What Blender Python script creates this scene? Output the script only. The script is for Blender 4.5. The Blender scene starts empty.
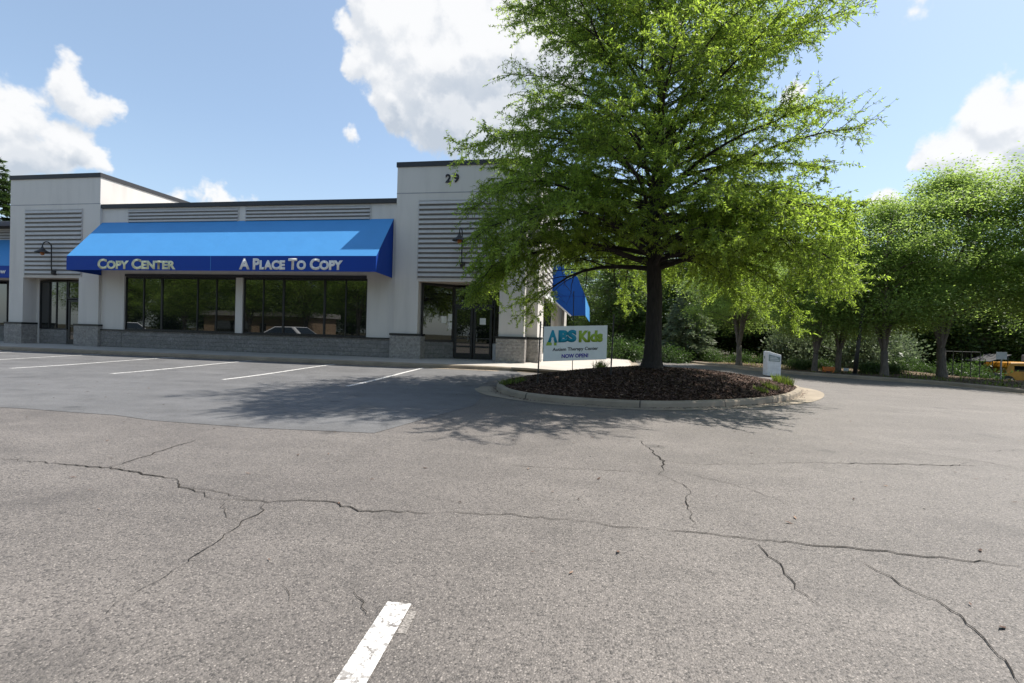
import bpy, math, random
import numpy as np
from mathutils import Vector, Matrix, Euler

random.seed(7)
R = math.radians
scene = bpy.context.scene
col = scene.collection

# ------------------------------------------------------------------ camera
H = 1.6
F_PX, YAW, PITCH, ROLL = 493.3, R(-10.08), R(-0.674), R(-1.673)
def cam_axes():
    cy, sy = math.cos(YAW), math.sin(YAW)
    f = np.array([sy*math.cos(PITCH), cy*math.cos(PITCH), math.sin(PITCH)])
    r = np.array([cy, -sy, 0]); d = np.cross(f, r)
    r2 = r*math.cos(ROLL) + d*math.sin(ROLL)
    d2 = -r*math.sin(ROLL) + d*math.cos(ROLL)
    return r2, d2, f
AX = np.array(cam_axes())
def ray(x, y):
    return AX.T @ np.array([(x-512)/F_PX, (y-341.5)/F_PX, 1.0])
def gnd(x, y, z=0.0):
    v = ray(x, y); t = (z-H)/v[2]
    return (v[0]*t, v[1]*t)
def atY(x, y, Y):
    v = ray(x, y); t = Y/v[1]
    return Vector((v[0]*t, Y, H+v[2]*t))
cd = bpy.data.cameras.new('camera'); cam = bpy.data.objects.new('camera', cd); col.objects.link(cam)
cd.sensor_width = 36; cd.lens = F_PX/1024*36; cd.clip_start = .05; cd.clip_end = 3000
m = Matrix.Identity(4)
for i in range(3):
    m[i][0] = AX[0][i]; m[i][1] = -AX[1][i]; m[i][2] = -AX[2][i]
m[2][3] = H
cam.matrix_world = m
scene.camera = cam

# ------------------------------------------------------------------ render settings
scene.render.engine = 'CYCLES'
scene.cycles.use_denoising = True
scene.cycles.max_bounces = 7; scene.cycles.diffuse_bounces = 3; scene.cycles.transmission_bounces = 6
scene.cycles.transparent_max_bounces = 8
scene.cycles.sample_clamp_indirect = 6
vs = scene.view_settings
vs.view_transform = 'Standard'; vs.look = 'None'; vs.gamma = 1; vs.use_curve_mapping = False
vs.exposure = 0.75

# ------------------------------------------------------------------ node helper
class NT:
    def __init__(s, tree): s.t = tree; s.n = tree.nodes; s.l = tree.links
    def node(s, typ, **kw):
        n = s.n.new(typ)
        for k, v in kw.items(): setattr(n, k, v)
        return n
    def put(s, sock, v):
        if isinstance(v, bpy.types.NodeSocket): s.l.new(v, sock)
        else:
            if hasattr(sock.default_value, '__len__') and not isinstance(v, (tuple, list)): v = (v,)*len(sock.default_value)
            if hasattr(sock.default_value, '__len__') and len(sock.default_value) == 4 and len(v) == 3: v = (*v, 1)
            sock.default_value = v
    def math(s, op, a, b=0.0, c=None, clamp=False):
        n = s.node('ShaderNodeMath', operation=op, use_clamp=clamp)
        s.put(n.inputs[0], a); s.put(n.inputs[1], b)
        if c is not None: s.put(n.inputs[2], c)
        return n.outputs[0]
    def vmath(s, op, a, b=(0, 0, 0), scale=None):
        n = s.node('ShaderNodeVectorMath', operation=op)
        s.put(n.inputs[0], a)
        if op != 'NORMALIZE' and op != 'LENGTH' and op != 'SCALE': s.put(n.inputs[1], b)
        if scale is not None: s.put(n.inputs['Scale'], scale)
        return n.outputs['Value'] if op in ('DISTANCE', 'LENGTH', 'DOT_PRODUCT') else n.outputs['Vector']
    def noise(s, vec, scale, detail=4, rough=.55, out='Fac'):
        n = s.node('ShaderNodeTexNoise'); n.inputs['Scale'].default_value = scale
        n.inputs['Detail'].default_value = detail; n.inputs['Roughness'].default_value = rough
        s.l.new(vec, n.inputs['Vector']); return n.outputs[out]
    def vor(s, vec, scale, feature='F1', out='Distance', **kw):
        n = s.node('ShaderNodeTexVoronoi', feature=feature, **kw); n.inputs['Scale'].default_value = scale
        s.l.new(vec, n.inputs['Vector']); return n.outputs[out]
    def ramp(s, fac, pts, interp='LINEAR'):
        n = s.node('ShaderNodeValToRGB'); r = n.color_ramp; r.interpolation = interp
        while len(r.elements) < len(pts): r.elements.new(.5)
        for e, (p, c) in zip(r.elements, pts):
            e.position = p; e.color = (c, c, c, 1) if not hasattr(c, '__len__') else (*c[:3], 1)
        s.l.new(fac, n.inputs[0]); return n.outputs[0]
    def mix(s, fac, a, b, mode='MIX'):
        n = s.node('ShaderNodeMix', data_type='RGBA', blend_type=mode)
        s.put(n.inputs[0], fac); s.put(n.inputs[6], a); s.put(n.inputs[7], b); return n.outputs[2]
    def maprange(s, v, a, b, c, d, smooth=False):
        n = s.node('ShaderNodeMapRange', interpolation_type='SMOOTHSTEP' if smooth else 'LINEAR')
        s.put(n.inputs[0], v)
        for k, x in zip((1, 2, 3, 4), (a, b, c, d)): n.inputs[k].default_value = x
        return n.outputs[0]
    def bump(s, h, strength=.3, dist=.02):
        n = s.node('ShaderNodeBump'); n.inputs['Strength'].default_value = strength
        n.inputs['Distance'].default_value = dist; s.l.new(h, n.inputs['Height']); return n.outputs[0]

def mat(name):
    m = bpy.data.materials.new(name); m.use_nodes = True
    t = NT(m.node_tree); b = m.node_tree.nodes['Principled BSDF']
    co = t.node('ShaderNodeTexCoord')
    return m, t, b, co.outputs['Object']

def simple(name, c, rough=.6, metal=0, var=.12, vscale=6, bump=0, bscale=60, spec=.5):
    m, t, b, o = mat(name)
    n = t.noise(o, vscale, 5)
    lo = tuple(x*(1-var) for x in c); hi = tuple(min(1, x*(1+var)) for x in c)
    t.put(b.inputs['Base Color'], t.ramp(n, [(.3, lo), (.7, hi)]))
    b.inputs['Roughness'].default_value = rough; b.inputs['Metallic'].default_value = metal
    b.inputs['Specular IOR Level'].default_value = spec
    if bump: t.put(b.inputs['Normal'], t.bump(t.noise(o, bscale, 3), bump, .01))
    return m

M = {}
# ---- asphalt
def asphalt(name, c1, c2, stone, speck=1.0, warm=None):
    m, t, b, o = mat(name)
    big = t.noise(o, .33, 5, .6); mid = t.noise(o, 1.7, 6, .65)
    base = t.mix(t.maprange(big, .35, .65, 0, 1), c1, c2)
    base = t.mix(t.maprange(mid, .35, .68, 0, .55), base, tuple(x*.62 for x in c1))
    mp = t.node('ShaderNodeMapping'); mp.inputs['Scale'].default_value = (.35, 1.1, 1); mp.inputs['Rotation'].default_value = (0, 0, .5); t.l.new(o, mp.inputs[0])
    base = t.mix(t.maprange(t.noise(mp.outputs[0], 1.1, 5, .6), .45, .72, 0, .45), base, tuple(x*1.35 for x in c2))
    # light aggregate and dark binder
    v = t.node('ShaderNodeTexVoronoi', feature='F1'); v.inputs['Scale'].default_value = 74; t.l.new(o, v.inputs['Vector'])
    sep = t.node('ShaderNodeSeparateColor'); t.l.new(v.outputs['Color'], sep.inputs[0])
    rnd = sep.outputs[0]
    st = t.math('MULTIPLY', t.maprange(rnd, .62, .98, 0, 1), t.maprange(v.outputs['Distance'], .25, .5, 1, 0))
    dk = t.math('MULTIPLY', t.maprange(rnd, .40, .05, 0, 1), .85*speck)
    base = t.mix(dk, base, tuple(x*.3 for x in c1))
    base = t.mix(t.math('MULTIPLY', st, .85*speck), base, stone)
    v2 = t.node('ShaderNodeTexVoronoi', feature='F1'); v2.inputs['Scale'].default_value = 170; t.l.new(o, v2.inputs['Vector'])
    sp2 = t.node('ShaderNodeSeparateColor'); t.l.new(v2.outputs['Color'], sp2.inputs[0])
    base = t.mix(t.math('MULTIPLY', t.maprange(sp2.outputs[1], .5, 1, 0, 1), .3*speck), base, stone)
    base = t.mix(t.math('MULTIPLY', t.maprange(sp2.outputs[2], .6, 1, 0, 1), .5*speck), base, tuple(x*.3 for x in c1))
    # oil drips and stains
    so = t.noise(o, .9, 3, .5)
    base = t.mix(t.maprange(so, .60, .74, 0, .45), base, tuple(x*.4 for x in c1))
    v3 = t.node('ShaderNodeTexVoronoi', feature='F1'); v3.inputs['Scale'].default_value = .75; t.l.new(t.vmath('ADD', o, t.vmath('SCALE', t.noise(o, 5, 3, .6, 'Color'), scale=.25)), v3.inputs['Vector'])
    s3 = t.node('ShaderNodeSeparateColor'); t.l.new(v3.outputs['Color'], s3.inputs[0])
    spot = t.math('MULTIPLY', t.maprange(v3.outputs['Distance'], .05, .17, .55, 0, True), t.maprange(s3.outputs[0], .55, .7, 0, 1))
    base = t.mix(spot, base, tuple(x*.3 for x in c1))
    t.put(b.inputs['Base Color'], base)
    b.inputs['Roughness'].default_value = .70; b.inputs['Specular IOR Level'].default_value = .6
    hgt = t.math('ADD', t.math('MULTIPLY', v.outputs['Distance'], -1.0), t.math('MULTIPLY', v2.outputs['Distance'], -.5))
    t.put(b.inputs['Normal'], t.bump(hgt, .55, .008))
    return m
M['asphalt'] = asphalt('asphalt_worn', (.102, .089, .080), (.146, .129, .116), (.31, .275, .245))
M['asphalt_seal'] = asphalt('asphalt_sealed', (.092, .090, .090), (.128, .126, .127), (.23, .225, .22), .5)
M['crack'] = simple('crack_dark', (.030, .027, .024), .95, var=.4, vscale=30, spec=.1)
def paint(name, worn, th=.50, pc=(.58, .57, .545)):
    m, t, b, o = mat(name)
    n = t.noise(o, 22, 6, .7); g = t.noise(o, 3.2, 4)
    vr = t.vor(t.vmath('ADD', o, t.vmath('SCALE', t.noise(o, 14, 3, .6, 'Color'), scale=.12)), 5.0, 'DISTANCE_TO_EDGE')
    wear = t.math('ADD', t.maprange(n, th, th+.1, 0, worn), t.maprange(vr, .0, .034, worn, 0), clamp=True)
    c = t.mix(t.maprange(g, .3, .7, 0, 1), pc, tuple(x*1.2 for x in pc))
    t.put(b.inputs['Base Color'], t.mix(wear, c, (.16, .145, .135)))
    b.inputs['Roughness'].default_value = .7
    return m
M['paint'] = paint('road_paint', .85)
M['paint_far'] = paint('stall_paint', .85, .50, (.52, .51, .49))
M['paint_old'] = simple('road_paint_ghost', (.185, .168, .152), .85, var=.75, vscale=70)
# ---- masonry, render, concrete
def concrete(name, c, stain=.35):
    m, t, b, o = mat(name)
    n = t.noise(o, 1.3, 6, .65); f = t.noise(o, 40, 4, .7)
    col_ = t.mix(t.maprange(n, .35, .7, 0, stain), c, tuple(x*.45 for x in c))
    col_ = t.mix(t.maprange(f, .4, .75, 0, .25), col_, tuple(x*.6 for x in c))
    t.put(b.inputs['Base Color'], col_); b.inputs['Roughness'].default_value = .88
    t.put(b.inputs['Normal'], t.bump(f, .25, .01)); return m
M['concrete'] = concrete('concrete', (.42, .385, .34))
M['kerb'] = concrete('kerb_concrete', (.31, .255, .19), .6)
def jointed(name, c, cx_, cy_, n):
    m = concrete(name, c, .6); t = NT(m.node_tree); b = m.node_tree.nodes['Principled BSDF']
    co = t.node('ShaderNodeTexCoord').outputs['Object']; s_ = t.node('ShaderNodeSeparateXYZ'); t.l.new(co, s_.inputs[0])
    a = t.math('ARCTAN2', t.math('SUBTRACT', s_.outputs[1], cy_), t.math('SUBTRACT', s_.outputs[0], cx_))
    fr = t.math('FRACT', t.math('MULTIPLY_ADD', a, n/6.2832, n+.07))
    msk = t.maprange(fr, .012, .018, .85, 0)
    src = b.inputs['Base Color'].links[0].from_socket
    t.put(b.inputs['Base Color'], t.mix(msk, src, (.05, .042, .035))); return m
M['kerb_joint'] = jointed('jointed_kerb_concrete', (.31, .255, .19), 1.75, 16.2, 11)
def stucco(name, c):
    m, t, b, o = mat(name)
    mp = t.node('ShaderNodeMapping'); mp.inputs['Scale'].default_value = (1.6, 1.6, .18); t.l.new(o, mp.inputs[0])
    st = t.noise(mp.outputs[0], 1.2, 5, .6); n = t.noise(o, .5, 4); f = t.noise(o, 90, 2)
    c_ = t.mix(t.maprange(st, .48, .75, 0, .32), c, tuple(x*.6 for x in c))
    c_ = t.mix(t.maprange(n, .4, .7, 0, .12), c_, tuple(x*.7 for x in c))
    t.put(b.inputs['Base Color'], c_); b.inputs['Roughness'].default_value = .9
    t.put(b.inputs['Normal'], t.bump(f, .15, .006)); return m
M['stucco'] = stucco('white_stucco', (.61, .575, .535))
M['stucco_grey'] = stucco('grey_stucco', (.50, .48, .46))
M['soffit'] = stucco('tan_soffit', (.62, .52, .42))
def stone(name, c, bw, bh, rough_h):
    m, t, b, o = mat(name)
    s = t.node('ShaderNodeSeparateXYZ'); t.l.new(o, s.inputs[0])
    cmb = t.node('ShaderNodeCombineXYZ'); t.l.new(t.math('ADD', s.outputs[0], s.outputs[1]), cmb.inputs[0]); t.l.new(s.outputs[2], cmb.inputs[1])
    br = t.node('ShaderNodeTexBrick'); t.l.new(cmb.outputs[0], br.inputs['Vector'])
    br.inputs['Scale'].default_value = 1; br.inputs['Brick Width'].default_value = bw; br.inputs['Row Height'].default_value = bh
    br.inputs['Mortar Size'].default_value = .008; br.inputs['Mortar Smooth'].default_value = .3; br.inputs['Bias'].default_value = 0
    t.put(br.inputs['Color1'], tuple(x*1.12 for x in c)); t.put(br.inputs['Color2'], tuple(x*.88 for x in c)); t.put(br.inputs['Mortar'], tuple(x*.9 for x in c))
    n = t.noise(o, 9, 7, .75)
    t.put(b.inputs['Base Color'], t.mix(t.maprange(n, .38, .62, 0, .8), br.outputs['Color'], tuple(x*.5 for x in c)))
    h = t.math('ADD', t.math('MULTIPLY', br.outputs['Fac'], -.5), t.math('MULTIPLY', n, rough_h))
    t.put(b.inputs['Normal'], t.bump(h, 1.0, .08)); b.inputs['Roughness'].default_value = .9
    return m
M['stone'] = stone('split_stone', (.50, .465, .43), .37, .145, 2.2)
M['block'] = stone('grey_block', (.29, .275, .258), .42, .2, 1.2)
M['coping'] = simple('dark_coping', (.028, .028, .031), .6)
M['black'] = simple('black_frame', (.012, .012, .013), .4)
M['louver'] = simple('louver_grey', (.47, .445, .42), .55, .0, .06, 3)
M['louver_gap'] = simple('louver_gap', (.19, .185, .18), .9)
M['groove'] = simple('groove_grey', (.30, .30, .32), .9)
M['whitetrim'] = simple('white_trim', (.72, .72, .70), .6)
M['roof'] = simple('roof_gravel', (.3, .29, .28), .95)
def glass(name, c, rough=.015):
    m, t, b, o = mat(name)
    t.put(b.inputs['Base Color'], c); b.inputs['Roughness'].default_value = rough
    b.inputs['IOR'].default_value = 2.1
    t.put(b.inputs['Normal'], t.bump(t.noise(o, .7, 1), .02, .02)); return m
M['glass'] = glass('dark_glass', (.008, .010, .009))
def fabric(name, c):
    m, t, b, o = mat(name)
    n = t.noise(o, 1.1, 5, .6); f = t.noise(o, 160, 2)
    t.put(b.inputs['Base Color'], t.mix(t.maprange(n, .35, .7, 0, .18), c, tuple(x*.72 for x in c)))
    b.inputs['Roughness'].default_value = .6; b.inputs['Specular IOR Level'].default_value = .3
    wv = t.noise(o, .9, 3, .5)
    t.put(b.inputs['Normal'], t.bump(t.math('ADD', wv, t.math('MULTIPLY', f, .02)), .2, .1))
    return m
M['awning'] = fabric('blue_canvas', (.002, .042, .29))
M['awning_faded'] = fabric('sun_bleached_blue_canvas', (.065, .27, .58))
M['letter_white'] = simple('awning_letter', (.74, .72, .69), .7, var=.15, vscale=8)
M['letter_faded'] = simple('awning_letter_faded', (.66, .66, .44), .7, var=.45, vscale=3.2)
M['paper'] = simple('paper', (.75, .74, .70), .8, var=.05)
# ---- plants
def leafmat(name, c, trans, var=.35, tf=.45, clump=.9):
    m, t, b, o = mat(name)
    g = t.node('ShaderNodeNewGeometry')
    rnd = g.outputs['Random Per Island']; n = t.noise(o, clump, 3)
    f = t.math('ADD', t.math('MULTIPLY', rnd, .6), t.math('MULTIPLY', t.maprange(n, .3, .7, 0, 1), .4))
    lo = tuple(x*(1-var) for x in c); hi = (c[0]*(1+var*1.4), c[1]*(1+var), c[2]*(1+var*.4))
    c_ = t.ramp(f, [(.1, lo), (.9, hi)])
    t.put(b.inputs['Base Color'], c_); b.inputs['Roughness'].default_value = .5; b.inputs['Specular IOR Level'].default_value = .35
    tr = t.node('ShaderNodeBsdfTranslucent')
    lo2 = tuple(x*(1-var) for x in trans); hi2 = tuple(x*(1+var) for x in trans)
    t.put(tr.inputs['Color'], t.ramp(f, [(.1, lo2), (.9, hi2)]))
    mx = t.node('ShaderNodeMixShader'); mx.inputs[0].default_value = tf
    t.l.new(b.outputs[0], mx.inputs[1]); t.l.new(tr.outputs[0], mx.inputs[2])
    t.l.new(mx.outputs[0], t.n['Material Output'].inputs['Surface']); return m
M['leaf_oak'] = leafmat('oak_leaves', (.090, .150, .030), (.405, .56, .068), .42, .54, .7)
M['leaf_street'] = leafmat('street_tree_leaves', (.122, .190, .060), (.41, .57, .115), .28, .5, .5)
M['leaf_wood'] = leafmat('wood_leaves', (.060, .100, .030), (.17, .27, .05), .45, .4, .4)
M['leaf_pale'] = leafmat('pale_leaves', (.155, .195, .125), (.17, .23, .11), .35, .35)
M['leaf_dark'] = leafmat('shrub_leaves', (.042, .075, .024), (.08, .15, .03), .45, .35)
M['needle'] = leafmat('pine_needles', (.04, .075, .022), (.06, .11, .02), .4, .25)
M['grass'] = leafmat('grass_blades', (.09, .125, .03), (.2, .27, .04), .4, .4)
def bark(name, c):
    m, t, b, o = mat(name)
    mp = t.node('ShaderNodeMapping'); mp.inputs['Scale'].default_value = (9, 9, 1.6); t.l.new(o, mp.inputs[0])
    n = t.noise(mp.outputs[0], 2.2, 6, .7)
    t.put(b.inputs['Base Color'], t.ramp(n, [(.3, tuple(x*.4 for x in c)), (.7, tuple(x*1.3 for x in c))]))
    b.inputs['Roughness'].default_value = .95; t.put(b.inputs['Normal'], t.bump(n, .8, .04)); return m
M['bark'] = bark('oak_bark', (.030, .024, .020))
M['bark_grey'] = bark('grey_bark', (.16, .135, .115))
def soil(name, c1, c2, sc=9):
    m, t, b, o = mat(name)
    n = t.noise(o, sc, 7, .75); w = t.noise(o, .6, 4)
    t.put(b.inputs['Base Color'], t.mix(t.maprange(w, .35, .65, 0, .6), t.ramp(n, [(.3, c1), (.7, c2)]), tuple(x*.7 for x in c1)))
    b.inputs['Roughness'].default_value = .97; b.inputs['Specular IOR Level'].default_value = .1
    t.put(b.inputs['Normal'], t.bump(n, .8, .06)); return m
M['mulch'] = soil('mulch_soil', (.040, .022, .014), (.10, .056, .036))
M['verge'] = soil('verge_soil', (.10, .075, .05), (.24, .18, .12), 5)
M['ground'] = soil('wood_ground', (.03, .028, .016), (.075, .065, .035), 3)
def chipmat():
    m, t, b, o = mat('bark_chips'); g = t.node('ShaderNodeNewGeometry')
    t.put(b.inputs['Base Color'], t.ramp(g.outputs['Random Per Island'], [(0, (.022, .012, .008)), (.6, (.078, .042, .028)), (.93, (.14, .08, .054)), (1, (.25, .17, .12))]))
    b.inputs['Roughness'].default_value = .9; return m
M['chips'] = chipmat()
M['white_metal'] = simple('pale_metal', (.62, .64, .66), .5)
M['panel_grey'] = simple('grey_green_panel', (.20, .25, .25), .5)
M['dark_metal'] = simple('dark_metal', (.018, .018, .018), .5)
M['galv'] = simple('galvanised', (.30, .30, .29), .5, .6)
M['fence'] = simple('weathered_wire', (.06, .062, .06), .8)
M['sign_white'] = simple('banner_white', (.68, .70, .66), .6, var=.04)
M['teal'] = simple('teal_print', (.005, .24, .34), .6, var=.04)
M['lime'] = simple('lime_print', (.26, .38, .03), .6, var=.04)
M['ink'] = simple('black_print', (.02, .02, .025), .6)
M['indigo'] = simple('indigo_print', (.05, .035, .30), .6)
M['yellow'] = simple('yellow_paint', (.42, .19, .008), .45, var=.25, vscale=2)
M['orange'] = simple('orange_plastic', (.60, .17, .03), .5)
M['carpaint'] = simple('white_car_paint', (.72, .73, .74), .25, var=.02)
M['tyre'] = simple('tyre_rubber', (.015, .015, .015), .8)
M['brick'] = stone('tan_brick', (.42, .30, .20), .4, .13, .2)
M['lens'] = simple('amber_lens', (.35, .12, .03), .3)

# ------------------------------------------------------------------ mesh builder
class MB:
    def __init__(s): s.v = []; s.f = []
    def add(s, vs, fs):
        o = len(s.v); s.v += [tuple(p) for p in vs]; s.f += [tuple(i+o for i in f) for f in fs]; return s
    def box(s, x0, x1, y0, y1, z0, z1):
        return s.add([(x0,y0,z0),(x1,y0,z0),(x1,y1,z0),(x0,y1,z0),(x0,y0,z1),(x1,y0,z1),(x1,y1,z1),(x0,y1,z1)],
                     [(0,3,2,1),(4,5,6,7),(0,1,5,4),(1,2,6,5),(2,3,7,6),(3,0,4,7)])
    def prism(s, poly, a, axis, thick):
        # poly: 2-D points; extruded along 'x' or 'y' from a to a+thick
        n = len(poly)
        if axis == 'x': A = [(a,p[0],p[1]) for p in poly]; B = [(a+thick,p[0],p[1]) for p in poly]
        elif axis == 'y': A = [(p[0],a,p[1]) for p in poly]; B = [(p[0],a+thick,p[1]) for p in poly]
        else: A = [(p[0],p[1],a) for p in poly]; B = [(p[0],p[1],a+thick) for p in poly]
        return s.add(A+B, [tuple(range(n)), tuple(range(2*n-1, n-1, -1))]+[(i,(i+1)%n,n+(i+1)%n,n+i) for i in range(n)])
    def tube(s, pts, rad, n=8, cap=True):
        pts = [Vector(p) for p in pts]; k = len(pts)
        if not hasattr(rad, '__len__'): rad = [rad]*k
        o = len(s.v); up = None
        for i, p in enumerate(pts):
            d = (pts[min(i+1,k-1)]-pts[max(i-1,0)]).normalized()
            if up is None: up = d.orthogonal().normalized()
            up = (up - d*up.dot(d));
            up = up.normalized() if up.length > 1e-6 else d.orthogonal().normalized()
            w = d.cross(up)
            for j in range(n):
                a = 2*math.pi*j/n; q = p+(up*math.cos(a)+w*math.sin(a))*rad[i]; s.v.append((q.x,q.y,q.z))
        for i in range(k-1):
            for j in range(n):
                a, b = o+i*n+j, o+i*n+(j+1)%n; s.f.append((a,b,b+n,a+n))
        if cap: s.f.append(tuple(o+j for j in range(n-1,-1,-1))); s.f.append(tuple(o+(k-1)*n+j for j in range(n)))
        return s
    def lathe(s, c, prof, n=16):
        o = len(s.v); k = len(prof)
        for r, z in prof:
            for j in range(n): a = 2*math.pi*j/n; s.v.append((c[0]+r*math.cos(a), c[1]+r*math.sin(a), c[2]+z))
        for i in range(k-1):
            for j in range(n): a, b = o+i*n+j, o+i*n+(j+1)%n; s.f.append((a,b,b+n,a+n))
        return s
    def build(s, name, m, parent=None, smooth=False, bevel=0):
        me = bpy.data.meshes.new(name); me.from_pydata(s.v, [], s.f); me.materials.append(m); me.update()
        import bmesh
        bm = bmesh.new(); bm.from_mesh(me); bmesh.ops.recalc_face_normals(bm, faces=bm.faces); bm.to_mesh(me); bm.free()
        return link(name, me, parent, smooth, bevel)
def link(name, me, parent=None, smooth=False, bevel=0):
    o = bpy.data.objects.new(name, me); col.objects.link(o)
    if parent is not None: o.parent = parent
    if smooth:
        me.polygons.foreach_set('use_smooth', [True]*len(me.polygons))
    if bevel:
        b = o.modifiers.new('edge', 'BEVEL'); b.width = bevel; b.segments = 2; b.limit_method = 'ANGLE'
    return o
def npmesh(name, V, Fq, m):
    me = bpy.data.meshes.new(name); n = len(V); k = Fq.shape[1]
    me.vertices.add(n); me.vertices.foreach_set('co', V.astype(np.float32).ravel())
    me.loops.add(Fq.size); me.loops.foreach_set('vertex_index', Fq.astype(np.int32).ravel())
    me.polygons.add(len(Fq)); me.polygons.foreach_set('loop_start', np.arange(0, Fq.size, k, dtype=np.int32))
    me.update(calc_edges=True); me.materials.append(m); return me
def tag(o, label=None, cat=None, group=None, kind=None):
    if label: o['label'] = label
    if cat: o['category'] = cat
    if group: o['group'] = group
    if kind: o['kind'] = kind
    return o
def struct(o, label=None, cat=None): return tag(o, label, cat, kind='structure')
def empty(name, loc=(0, 0, 0), rz=0, label=None, cat=None, group=None):
    o = bpy.data.objects.new(name, None); col.objects.link(o); o.location = loc; o.rotation_euler = (0, 0, rz)
    o.empty_display_size = .3
    return tag(o, label, cat, group)
def copy_tree(o, parent=None):
    c = o.copy(); col.objects.link(c)
    if parent is not None: c.parent = parent
    for ch in list(o.children): copy_tree(ch, c)
    return c
def text_mesh(name, body, m, parent, origin, ux, height, width=None, small_caps=False, bold=.0, thick=.006, up=(0,0,1), scaps=.8, cond=None):
    cu = bpy.data.curves.new(name, 'FONT'); cu.body = body; cu.extrude = 0; cu.offset = bold; cu.resolution_u = 4
    if small_caps:
        cu.small_caps_scale = scaps
        for i, ch in enumerate(body):
            if ch.islower(): cu.body_format[i].use_small_caps = True
    ob = bpy.data.objects.new(name, cu); col.objects.link(ob)
    bpy.context.view_layer.update()
    me = bpy.data.meshes.new_from_object(ob.evaluated_get(bpy.context.evaluated_depsgraph_get()))
    bpy.data.objects.remove(ob); bpy.data.curves.remove(cu)
    n = len(me.vertices); co = np.empty(n*3); me.vertices.foreach_get('co', co); co = co.reshape(-1, 3)
    x0, x1, y0, y1 = co[:,0].min(), co[:,0].max(), co[:,1].min(), co[:,1].max()
    sy = height/(y1-y0); sx = width/(x1-x0) if width else sy*(cond or 1)
    ux = np.array(ux, float); up_ = np.array(up, float); nrm = np.cross(ux, up_)   # towards viewer for ux=+X, up=+Z: -Y
    P = np.array(origin)[None] + (co[:,0:1]-x0)*sx*ux + (co[:,1:2]-y0)*sy*up_ + nrm*thick
    me.vertices.foreach_set('co', P.astype(np.float32).ravel()); me.materials.clear(); me.materials.append(m); me.update()
    o = link(name, me, parent)
    sd = o.modifiers.new('depth', 'SOLIDIFY'); sd.thickness = thick*.8; sd.offset = 0
    return o

# ------------------------------------------------------------------ ground
def sstep(a, b, x):
    t = min(1, max(0, (x-a)/(b-a))); return t*t*(3-2*t)
KY = 20.5                                     # kerb line in front of the shops
def gz(x, y):
    return .10*sstep(13.5, KY, y)*sstep(1.0, -3.5, x)
def gpix(x, y, dz=0.0):
    z = 0
    for _ in range(6):
        p = gnd(x, y, z); z = gz(*p)
    return (p[0], p[1], z+dz)
def ground_sheet(name, xs, ys, m, dz=0.0, extra=None):
    v = []; f = []
    nx, ny = len(xs), len(ys)
    for y in ys:
        for x in xs: v.append((x, y, gz(x, y)+dz))
    for j in range(ny-1):
        for i in range(nx-1): a = j*nx+i; f.append((a, a+1, a+nx+1, a+nx))
    mb = MB().add(v, f)
    if extra: mb.add(extra, [(0, 1, 2, 3)])
    return mb.build(name, m)
xs = [-90, -70]+list(np.arange(-60, 6, 1.0))+[8, 12, 16, 18.4]
ys = [-45, -20, -5, 0, 5, 10]+list(np.arange(13, 21.4, .5))+[24, 30, 40, 60]
struct(ground_sheet('parking_lot', xs, ys, M['asphalt'], extra=[(18.4,-45,0),(30,-45,0),(30,12,0),(18.4,12,0)]), 'worn grey asphalt lot crossed by cracks', 'asphalt')
def gdz(x, y): return -.3-.7*sstep(18.5, 22.5, x)*sstep(25, 30, y)
gx = [-600, -200, -60, 0, 17, 18.5, 19.5, 20.5, 21.5, 22.5, 24, 60, 200, 600]; gy = [-600, -200, -50, 0, 24, 25, 26, 27, 28, 29, 30, 32, 60, 200, 700]
v = [(x, y, gdz(x, y)) for y in gy for x in gx]; nx = len(gx)
f = [(j*nx+i, j*nx+i+1, (j+1)*nx+i+1, (j+1)*nx+i) for j in range(len(gy)-1) for i in range(nx-1)]
g = MB().add(v, f)
struct(g.build('ground', M['ground']), 'dark leaf-strewn ground under the wood', 'ground')

# sealed, darker asphalt in the stalls
rb = [(-3.45, 7.05), (-3.1, 9.0), (-2.75, 10.8), (-2.95, 12.4), (-3.55, 14.2), (-3.6, 16), (-3.2, 18.5), (-3.0, KY)]
v = []; f = []; nx = 60
for (bx, by) in [(p[0], p[1]) for p in rb]:
    for i in range(nx+1):
        t = i/nx; x = -62 + (bx+62)*t
        y = by
        if by < 7.5: y = 7.12 + .10*math.sin(x*1.3)+.06*math.sin(x*3.7+1) + (.25 if x < -8 else 0)*sstep(-8, -10, x)
        v.append((x, y, gz(x, y)+.005))
for j in range(len(rb)-1):
    for i in range(nx): a = j*(nx+1)+i; f.append((a, a+1, a+nx+2, a+nx+1))
struct(MB().add(v, f).build('sealed_asphalt', M['asphalt_seal']), 'darker sealed asphalt under the parking stalls', 'asphalt')

# painted lines
def strip(name, a, b, w, m, dz=.010, nseg=8):
    a = Vector(a); b = Vector(b); d = (b-a).normalized(); n = Vector((-d.y, d.x))*w/2; v = []; f = []
    for i in range(nseg+1):
        p = a.lerp(b, i/nseg)
        for q in (p+n, p-n): v.append((q.x, q.y, gz(q.x, q.y)+dz))
    for i in range(nseg): f.append((2*i, 2*i+1, 2*i+3, 2*i+2))
    return struct(MB().add(v, f).build(name, m))
for i in range(8):
    x = -7.12-4.13*i
    tag(strip('parking_line', (x, 13.15+.08*i), (x-.28, 20.15), .15, M['paint_far']), ['white stall line half in the tree shadow', 'white stall line just clear of the tree shadow', 'white stall line below the first shop window', 'white stall line below the dividing pillar', 'white stall line before the left entrance', 'white stall line left of the left entrance', 'white stall line cut by the left edge', 'white stall line beyond the left edge'][i], 'parking line')
a = gnd(399.5, 603.5); b = gnd(350, 684); dv = Vector(b)-Vector(a)
strip('parking_line', a, Vector(a)+dv*3.5, .145, M['paint'], .006)
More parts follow.
